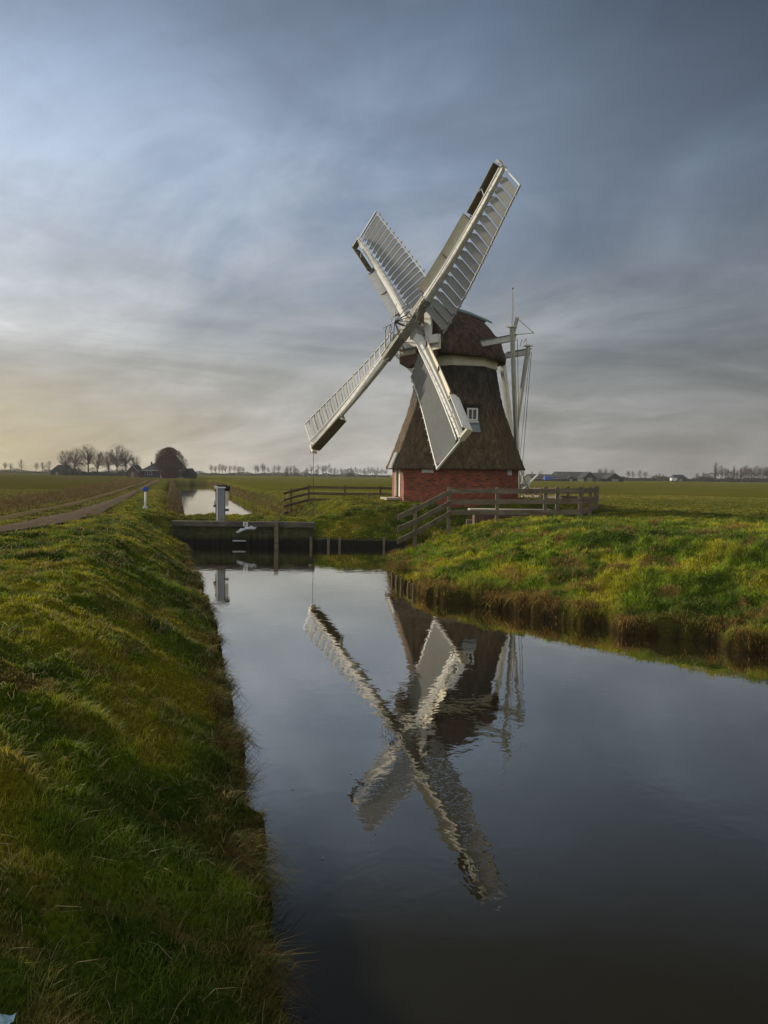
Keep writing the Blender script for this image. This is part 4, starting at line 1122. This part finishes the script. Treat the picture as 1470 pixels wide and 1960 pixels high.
def dome_meshes(seed, height, rad, count=24000):
    r = random.Random(seed); tm, tw = MB(), MB()
    tm.tube([(0, 0, -.3), (0, 0, 1.4), (.1, 0, 3.2)], [.42, .36, .22], 8)
    for _ in range(26):
        a_ = r.uniform(0, 6.28); e_ = r.uniform(.2, 1.4); ln = r.uniform(.55, .95)
        d = Vector((math.cos(a_) * math.cos(e_) * rad, math.sin(a_) * math.cos(e_) * rad, math.sin(e_) * height * .62)) * ln
        tm.tube([(0, 0, 1.2 + r.random()), tuple(Vector((0, 0, 2.2)) + d * .5), tuple(Vector((0, 0, 2.4)) + d)], [.13, .07, .02], 4, False)
    def prof(t): return rad * float(np.interp(t, [0, .12, .28, .42, .58, .74, .88, .96, 1], [.50, .52, .72, .93, 1.0, .90, .64, .36, .10]))
    for _ in range(count):
        t_ = r.random() ** .9; a_ = r.uniform(0, 6.28); k_ = r.random() ** .30
        lump = 1 + .10 * math.sin(a_ * 3 + t_ * 9) + .09 * math.sin(a_ * 7 - t_ * 15) + .06 * math.sin(a_ * 13 + t_ * 31)
        q_ = Vector((math.cos(a_) * prof(t_) * k_ * lump, math.sin(a_) * prof(t_) * k_ * lump, t_ * height * (.97 + .03 * lump)))
        u_ = Vector((r.gauss(0, 1), r.gauss(0, 1), r.gauss(0, 1))).normalized() * r.uniform(.05, .13); v_ = Vector((r.gauss(0, 1), r.gauss(0, 1), r.gauss(0, 1))).normalized() * r.uniform(.04, .10)
        tw.face([q_ - u_, q_ + v_, q_ + u_, q_ - v_])
        if k_ > .93 and r.random() < .35:
            o_ = Vector((q_.x, q_.y, max(q_.z - height * .35, .1))).normalized() * r.uniform(.25, .6); tw.face([q_ - u_ * .3, q_ + u_ * .3, q_ + o_])
    return tm, tw
PROTO['dense'] = (*dome_meshes(52, 8, 3.6, 5200), M['dark_leaf'], 8.0)
PROTO['brown'] = (*dome_meshes(53, 8.0, 3.9), M['brown_leaf'], 8.0)

# the clump at the farmstead on the left
for i, (px_, h_, key, D_, lab) in enumerate([
    (125, 11.2, 'broad0', 332, 'outer bare tree at the left end of the tall clump by the farm'), (143, 12.3, 'broad1', 318, 'bare tree with dark ivied trunk, second from the left in the tall clump'),
    (169, 13.8, 'broad2', 322, 'tall round-topped bare tree in the left half of the farm clump'), (187, 11.4, 'broad3', 336, 'low bare tree filling the dip right of the round-topped tree'),
    (208, 11.4, 'broad1', 338, 'slim bare tree in the middle of the farm clump behind the road'), (224, 13.9, 'broad0', 320, 'tallest bare tree of the farm clump, with twin broad crown'),
    (241, 12.2, 'broad2', 326, 'bare tree right beside the tallest tree of the farm clump'), (258, 9.0, 'broad3', 322, 'small bare tree just above the red brick shed')]):
    place_tree(key, px_, D_, h_, lab, 'bare trees in the clump by the farm')
for px_, h_, lab in ((133, 4.4, 'dark bush under the left end of the farm clump'), (152, 5.2, 'dark bushy thicket tree under the second farm tree'), (178, 3.4, 'low dark bush in the middle of the farm clump'), (208, 3.2, 'low dark bush between the halves of the farm clump'), (236, 4.6, 'dark ivy-grown bush beside the red shed')):
    r_ = place_tree('dense', px_, 316, h_, lab, 'dark bushes under the farm clump', name='dark_bush', sx=1.3); r_['category'] = 'bush'
place_tree('brown', 324, 214, 8.6, 'dense rounded tree with rust-brown twigs beside the farmhouse', name='brown_tree', sx=.95)
place_tree('far1', 353, 228, 5.6, 'spreading bare tree between the brown tree and the far canal end')
place_tree('far0', 366, 300, 4.2, 'low bare tree right of the far dark shed')
# scattered rows along the horizon
def row(items, D_, group, label, keys=('far0', 'far1', 'far2')):
    for i, (px_, hp) in enumerate(items):
        d_ = D_ + random.uniform(-25, 25)
        place_tree(keys[i % len(keys)], px_, d_, hp / FPX * d_, label, group, name={'dense': 'dark_bush', 'poplar': 'poplar_tree'}.get(keys[0], 'bare_tree'), sx=random.uniform(.75, 1.1) * (1.1 if keys[0] == 'dense' else 1))
row([(10, 24), (20, 22), (41, 28), (69, 24), (82, 25), (94, 26)], 470, 'bare trees on the horizon left of the farm', 'small hazy bare tree on the horizon at the far left, left of the farm clump')
row([(405, 22), (413, 22), (420, 23), (426, 24), (432, 22), (440, 20), (448, 22), (457, 20), (461, 19), (466, 18)], 540, 'thin bare trees beyond the canal end', 'thin bare tree on the horizon above the sluice gear')
row([(489, 24), (493, 22), (502, 25), (506, 24), (513, 20), (525, 22), (533, 23)], 540, 'bare trees between sluice gear and left fence', 'bare tree on the horizon between the sluice gear and the brown fence')
row([(549, 22), (557, 23), (563, 22), (588, 18), (597, 24), (608, 24), (618, 24), (624, 25), (630, 26), (640, 20), (652, 19)], 540, 'bare trees above the brown fence', 'bare tree on the horizon above the left part of the brown fence')
row([(661, 18), (672, 22), (680, 20), (690, 18), (698, 20), (705, 20), (713, 21), (722, 20), (731, 18), (739, 17)], 540, 'bare trees just left of the mill', 'small bare tree on the horizon just left of the mill wall')
row([(548, 14), (567, 15), (586, 13), (606, 13), (640, 10), (668, 16), (674, 14), (700, 11), (720, 12)], 520, 'dark bushes on the horizon left of the mill', 'dark bush on the horizon behind the brown fence', ('dense',))
row([(996, 14), (1018, 20), (1035, 18), (1150, 27), (1160, 28), (1172, 24)], 330, 'bare trees behind the barns', 'hazy bare tree behind the long dark barns')
row([(1204, 22), (1212, 21), (1225, 22), (1236, 20), (1257, 15), (1262, 16), (1270, 15), (1288, 14)], 400, 'bare trees right of the barns', 'small hazy bare tree between the barns and the dark shed')
row([(1334, 18), (1347, 20), (1380, 32), (1388, 30), (1420, 28), (1427, 33), (1434, 30), (1443, 28), (1452, 31), (1461, 33), (1470, 32), (1480, 33), (1495, 30)], 400, 'wood at the right edge', 'grey bare tree in the wood at the right edge of the horizon')
row([(1375, 24), (1384, 27), (1393, 25), (1400, 26), (1412, 27), (1423, 29), (1431, 31), (1439, 29), (1447, 32), (1456, 30), (1466, 31), (1475, 33), (1486, 30)], 425, 'back rank of the wood at the right edge', 'hazy bare tree in the back rank of the wood at the right edge')
row([(618, 15), (634, 17), (646, 15), (655, 16), (666, 17), (684, 16), (694, 15), (709, 17), (717, 16), (727, 15), (735, 16)], 600, 'distant bare trees behind the horizon hedge', 'very distant low bare tree behind the hedge left of the mill')
row([(1369, 40), (1405, 34), (1418, 30)], 400, 'poplars at the right', 'narrow upright poplar on the right horizon', ('poplar',))
row([(1352, 16), (1362, 18), (1395, 20), (1410, 18), (1425, 18), (1440, 18), (1455, 18), (1468, 20)], 385, 'dark undergrowth bushes at the right', 'dark bush under the wood at the right edge', ('dense',))

# low far hedges and scrub that read as one dark line
def scrub(name, label, x0, x1, D_, h0, cnt, mat, gaps=0):
    n = cnt; px_ = rng.uniform(x0, x1, n); dist = D_ + rng.uniform(-6, 6, n)
    X = (px_ - 735) / FPX * dist; prof = h0 * (.15 + 1.5 * fbm(X / 7, X * 0 + 3.3, 7, 4) ** 1.6)
    zz = 1.3 + rng.random(n) ** .8 * prof; s_ = rng.uniform(.15, .40, n)
    V = np.zeros((n, 4, 3)); c = np.stack([X, dist, zz], 1)
    a = rng.normal(size=(n, 3)); a /= np.linalg.norm(a, axis=1)[:, None]; b = rng.normal(size=(n, 3)); b /= np.linalg.norm(b, axis=1)[:, None]
    a *= s_[:, None]; b *= s_[:, None] * .7
    V[:, 0], V[:, 1], V[:, 2], V[:, 3] = c - a, c + b, c + a, c - b
    F = np.arange(n * 4); o = np_mesh(name, V.reshape(-1, 3), F, np.full(n, 4), mat, None)
    return tag(o, label, None, None, 'stuff')
scrub('far_hedge', 'low dark hedge line along the horizon left of the mill', -60, 745, 545, 3.0, 26000, M['dark_leaf'])
scrub('far_hedge', 'low dark hedge line along the horizon right of the barns', 1130, 1540, 392, 2.4, 14000, M['dark_leaf'])
scrub('thicket', 'dark undergrowth under the trees of the farm clump', 112, 236, 323, 2.6, 5000, M['dark_leaf'])

# ------------------------------------------------------------------ farm buildings
def house(name, label, cat, px0, px1, D_, wall_h, ridge_h, wall, roof, depth=9, hip=0.0, gable_front=False, zb=1.25, over=.35, cap=False):
    X0, X1 = (px0 - 735) / FPX * D_, (px1 - 735) / FPX * D_; Y0, Y1 = D_, D_ + depth
    root = empty(name, ((X0 + X1) / 2, (Y0 + Y1) / 2, zb), label, cat)
    m = MB(); zw = zb + wall_h
    m.box(X0, X1, Y0, Y1, zb - .3, zw)
    if gable_front:
        xm = (X0 + X1) / 2
        for Y in (Y0 + .001, Y1 - .001): m.face([(X0, Y, zw), (X1, Y, zw), (xm, Y, zb + ridge_h)])
    else:
        ym = (Y0 + Y1) / 2
        if hip == 0:
            for X in (X0 + .001, X1 - .001): m.face([(X, Y0, zw), (X, Y1, zw), (X, ym, zb + ridge_h)])
    wl = m.build('wall', wall, root)
    m = MB()
    if gable_front:
        xm = (X0 + X1) / 2; sl_ = (ridge_h - wall_h) / (xm - X0)
        for s_ in (-1, 1):
            e = X0 - over if s_ < 0 else X1 + over
            m.plate([(e, Y0 - over, zw - over * sl_ + .06), (xm, Y0 - over, zb + ridge_h + .06), (xm, Y1 + over, zb + ridge_h + .06), (e, Y1 + over, zw - over * sl_ + .06)], .12)
    else:
        ym = (Y0 + Y1) / 2; sl_ = (ridge_h - wall_h) / (ym - Y0)
        a, b = X0 - over, X1 + over; ha, hb = a + hip, b - hip; zr_ = zb + ridge_h + .06; ze = zw - over * sl_ + .06
        m.plate([(a, Y0 - over, ze), (b, Y0 - over, ze), (hb, ym, zr_), (ha, ym, zr_)], .12); m.plate([(b, Y1 + over, ze), (a, Y1 + over, ze), (ha, ym, zr_), (hb, ym, zr_)], .12)
        if hip:
            m.plate([(a, Y1 + over, ze), (a, Y0 - over, ze), (ha, ym, zr_)], .12); m.plate([(b, Y0 - over, ze), (b, Y1 + over, ze), (hb, ym, zr_)], .12)
    rf = m.build('roof', roof, root)
    return root, X0, X1, Y0, zb, rf
def opening(nm, root, mat, x, wv, y, z0, z1):
    m = MB(); m.box(x - wv / 2, x + wv / 2, y - .06, y + .02, z0, z1); return m.build(nm, mat, root)
r_, X0, X1, Y0, zb, rf = house('farmhouse', 'dark roofed farmhouse with pale gutter line beside the brown tree', 'farmhouse', 273, 345, 255, 2.6, 5.0, M['barn_wall'], M['dark_roof'], 11, 3.0)
m = MB(); m.box(X0 - .35, X1 + .3, Y0 - .46, Y0 - .36, zb + 2.30, zb + 2.50); m.build('gutter', M['pale_wall'], r_)
m = MB(); m.box(X0 + 1.55, X0 + 2.0, Y0 + 3.6, Y0 + 4.1, zb + 3.2, zb + 5.3); m.build('chimney', M['barn_wall'], rf)
for x_ in (X0 + 1.2, X0 + 2.6): 
    f_ = opening('window', r_, M['pale_wall'], x_, .9, Y0, zb + .9, zb + 2.0); opening('pane', f_, M['glass'], x_, .75, Y0 - .05, zb + .98, zb + 1.92)
f_ = opening('door', r_, M['pale_wall'], X0 + 6.6, 1.6, Y0, zb + .05, zb + 2.1); opening('pane', f_, M['glass'], X0 + 6.6, 1.2, Y0 - .05, zb + .3, zb + 1.9)
r2, a0, a1, b0, zz, rf2 = house('barn', 'tall dark barn roof rising behind the farmhouse next to the brown tree', 'barn', 284, 338, 268, 2.6, 9.6, M['barn_wall'], M['dark_roof'], 16, 6.0)
opening('barn_door', r2, M['spar'], (a0 + a1) / 2, 3.0, b0, zz, zz + 2.4)
r3, a0, a1, b0, zz, rf3 = house('brick_shed', 'small red brick shed with pointed gable at the end of the road', 'shed', 242, 265, 252, 1.9, 4.0, M['red_wall'], M['dark_roof'], 6, gable_front=True)
opening('door', r3, M['spar'], (a0 + a1) / 2, 1.0, b0, zz, zz + 1.7)
m = MB(); xm = (a0 + a1) / 2
for s_ in (-1, 1): m.plate([(xm, b0 - .40, zz + 4.08), (xm + s_ * (a1 - a0 + .6) / 2, b0 - .40, zz + 1.75), (xm + s_ * (a1 - a0 + .6) / 2, b0 - .40, zz + 1.58), (xm, b0 - .40, zz + 3.9)], .05)
m.build('bargeboard', M['pale_wall'], r3)
r4, a0, a1, b0, zz, _ = house('boathouse', 'low dark shed with pointed roof at the far end of the canal', 'shed', 350, 366, 222, 1.3, 2.9, M['barn_wall'], M['dark_roof'], 6, gable_front=True)
opening('door', r4, M['black'], (a0 + a1) / 2, 1.0, b0, zz, zz + 1.2)
r5, a0, a1, b0, zz, _ = house('low_barn', 'low dark barn half hidden at the left end of the farm clump', 'barn', 97, 128, 330, 1.8, 4.4, M['barn_wall'], M['dark_roof'], 9, 1.5)
opening('barn_door', r5, M['spar'], a0 + 3, 2.0, b0, zz, zz + 1.6)
# modern barns on the right
for nm, lab, p0, p1, D_, wh, rh, dep, hip in (('barn', 'long low grey barn nearest the mill', 1016, 1086, 300, 1.3, 2.6, 14, 0), ('barn', 'broad dark barn with highest roof among the right-hand barns', 1072, 1130, 318, 1.7, 3.85, 20, 0), ('barn', 'dark barn with sloping roof at the right end of the barn group', 1130, 1178, 312, 1.6, 3.5, 20, 0)):
    r_, a0, a1, b0, zz, rf = house(nm, lab, 'barn', p0, p1, D_, wh, rh, M['barn_wall'], M['dark_roof'], dep, 0)
    opening('barn_door', r_, M['black'] if rh < 3 else M['spar'], a0 + (a1 - a0) * .3, 3, b0, zz, zz + wh * .8)
    m = MB(); m.box(a0 - .3, a1 + .3, b0 - .45, b0 - .36, zz + wh - .35, zz + wh - .2); m.build('gutter', M['pale_wall'], r_)
for lab, p0, p1, D_, wh, rh in (('dark barn gable with pale edges facing the pasture', 1116, 1140, 306, 1.5, 3.75), ('smaller dark barn gable at the right end of the barns', 1160, 1192, 304, 1.1, 3.3), ('low pale shed gable in front of the right-hand barns', 1086, 1098, 298, 1.1, 2.0)):
    r_, a0, a1, b0, zz, rf = house('barn_gable', lab, 'barn', p0, p1, D_, wh, rh, M['barn_wall'], M['dark_roof'], 10, gable_front=True)
    opening('barn_door', r_, M['spar'], (a0 + a1) / 2, (a1 - a0) * .4, b0, zz, zz + wh)
r_, a0, a1, b0, zz, rf = house('dark_shed', 'small dark shed standing alone on the right horizon', 'shed', 1290, 1313, 370, 1.8, 3.3, M['barn_wall'], M['dark_roof'], 7, 1.0)
opening('door', r_, M['spar'], (a0 + a1) / 2, 1.5, b0, zz, zz + 1.5)
def trailer(px, D_, L, label, mat):
    X = (px - 735) / FPX * D_; root = empty('trailer', (X, D_, 1.3), label, 'trailer')
    m = MB(); m.box(X - L / 2, X + L / 2, D_ - 1, D_ + 1, 1.75, 3.1); m.build('box_body', mat, root, bevel=.08)
    for s_ in (-.3, .3):
        m = MB(); m.tube([(X + s_ * L, D_ - 1.05, 1.68), (X + s_ * L, D_ - .8, 1.68)], .38, 12); m.build('wheel', M['black'], root)
    m = MB(); m.box(X - L * .75, X - L / 2, D_ - .08, D_ + .08, 1.75, 1.87); m.build('drawbar', M['iron'], root)
trailer(1288, 350, 2.6, 'small white trailer parked beside the lone dark shed', M['white'])
trailer(1028 + 20, 292, 3.0, 'blue trailer parked in front of the low grey barn', M['blue'])
for px_, D_, h_, lab in ((452, 500, 10.5, 'slender lattice mast above the thin trees beyond the sluice gear'), (589, 500, 11, 'slender mast on the horizon left of the hanging chain'), (721, 500, 10, 'slender mast on the horizon close to the mill wall')):
    X = (px_ - 735) / FPX * D_; root = empty('radio_mast', (X, D_, 1.3), lab, 'mast')
    m = MB(); m.tube([(X, D_, 1.0), (X, D_, 1.3 + h_)], [.10, .04], 5); m.build('pole', M['grey'], root)
    m = MB(); m.beam((X - .4, D_, 1.3 + h_ * .85), (X + .4, D_, 1.3 + h_ * .85), .06, .06); m.build('antenna', M['grey'], root)

# ------------------------------------------------------------------ the hazy winter air
hz = MB(); hz.box(-900, 900, -120, 760, -1.5, 24)
m_ = bpy.data.materials.new('hazy_air'); m_.use_nodes = True; t_ = NT(m_.node_tree)
t_.n.remove(t_.n['Principled BSDF'])
pv = t_.new('ShaderNodeVolumePrincipled', inp={'Color': (.95, .96, 1.0, 1), 'Density': .00018, 'Anisotropy': .0})
t_.l.new(pv.outputs[0], t_.n['Material Output'].inputs['Volume'])
tag(hz.build('haze', m_), kind='stuff')

for px_, py_ in ((617, 1643), (672, 1480), (742, 1285), (905, 1330), (1085, 1310), (560, 1510), (842, 1238)):
    q_ = at_z(px_, py_, 0.004); a_ = random.uniform(0, 6.28); l_ = .0010 * q_[1] + .005
    m = MB(); rows = []
    for i in range(5):
        t_ = i / 4; wv = l_ * .45 * math.sin(math.pi * (.12 + .8 * t_))
        c_ = np.array([q_[0] + math.cos(a_) * l_ * (t_ - .5) * 2, q_[1] + math.sin(a_) * l_ * (t_ - .5) * 2, .004 + .01 * abs(t_ - .5)])
        n_ = np.array([-math.sin(a_), math.cos(a_), 0]); rows.append([c_ - n_ * wv + (0, 0, .004), c_, c_ + n_ * wv + (0, 0, .005)])
    m.grid(rows); tag(m.build('floating_leaf', M['leaf'], smooth=True), 'tiny pale leaf floating on the dark canal water', 'leaf', 'leaves floating on the canal')

q_ = at_z(6, 1953, .95); gz_ = ground_z(q_[0], q_[1]); q_ = at_z(6, 1953, gz_ + .05); m = MB(); rows = []
for i in range(6):
    rows.append([(q_[0] - .035 + .014 * i, q_[1] - .03 + .012 * k, q_[2] + .012 * math.sin(i * 1.3) + .010 * math.cos(k * 1.7 + i)) for k in range(6)])
m.grid(rows); o_ = m.build('plastic_scrap', M['scrap'], smooth=True); sol = o_.modifiers.new('t', 'SOLIDIFY'); sol.thickness = .002
tag(o_, 'small pale blue plastic scrap lying in the near bank grass', 'litter')
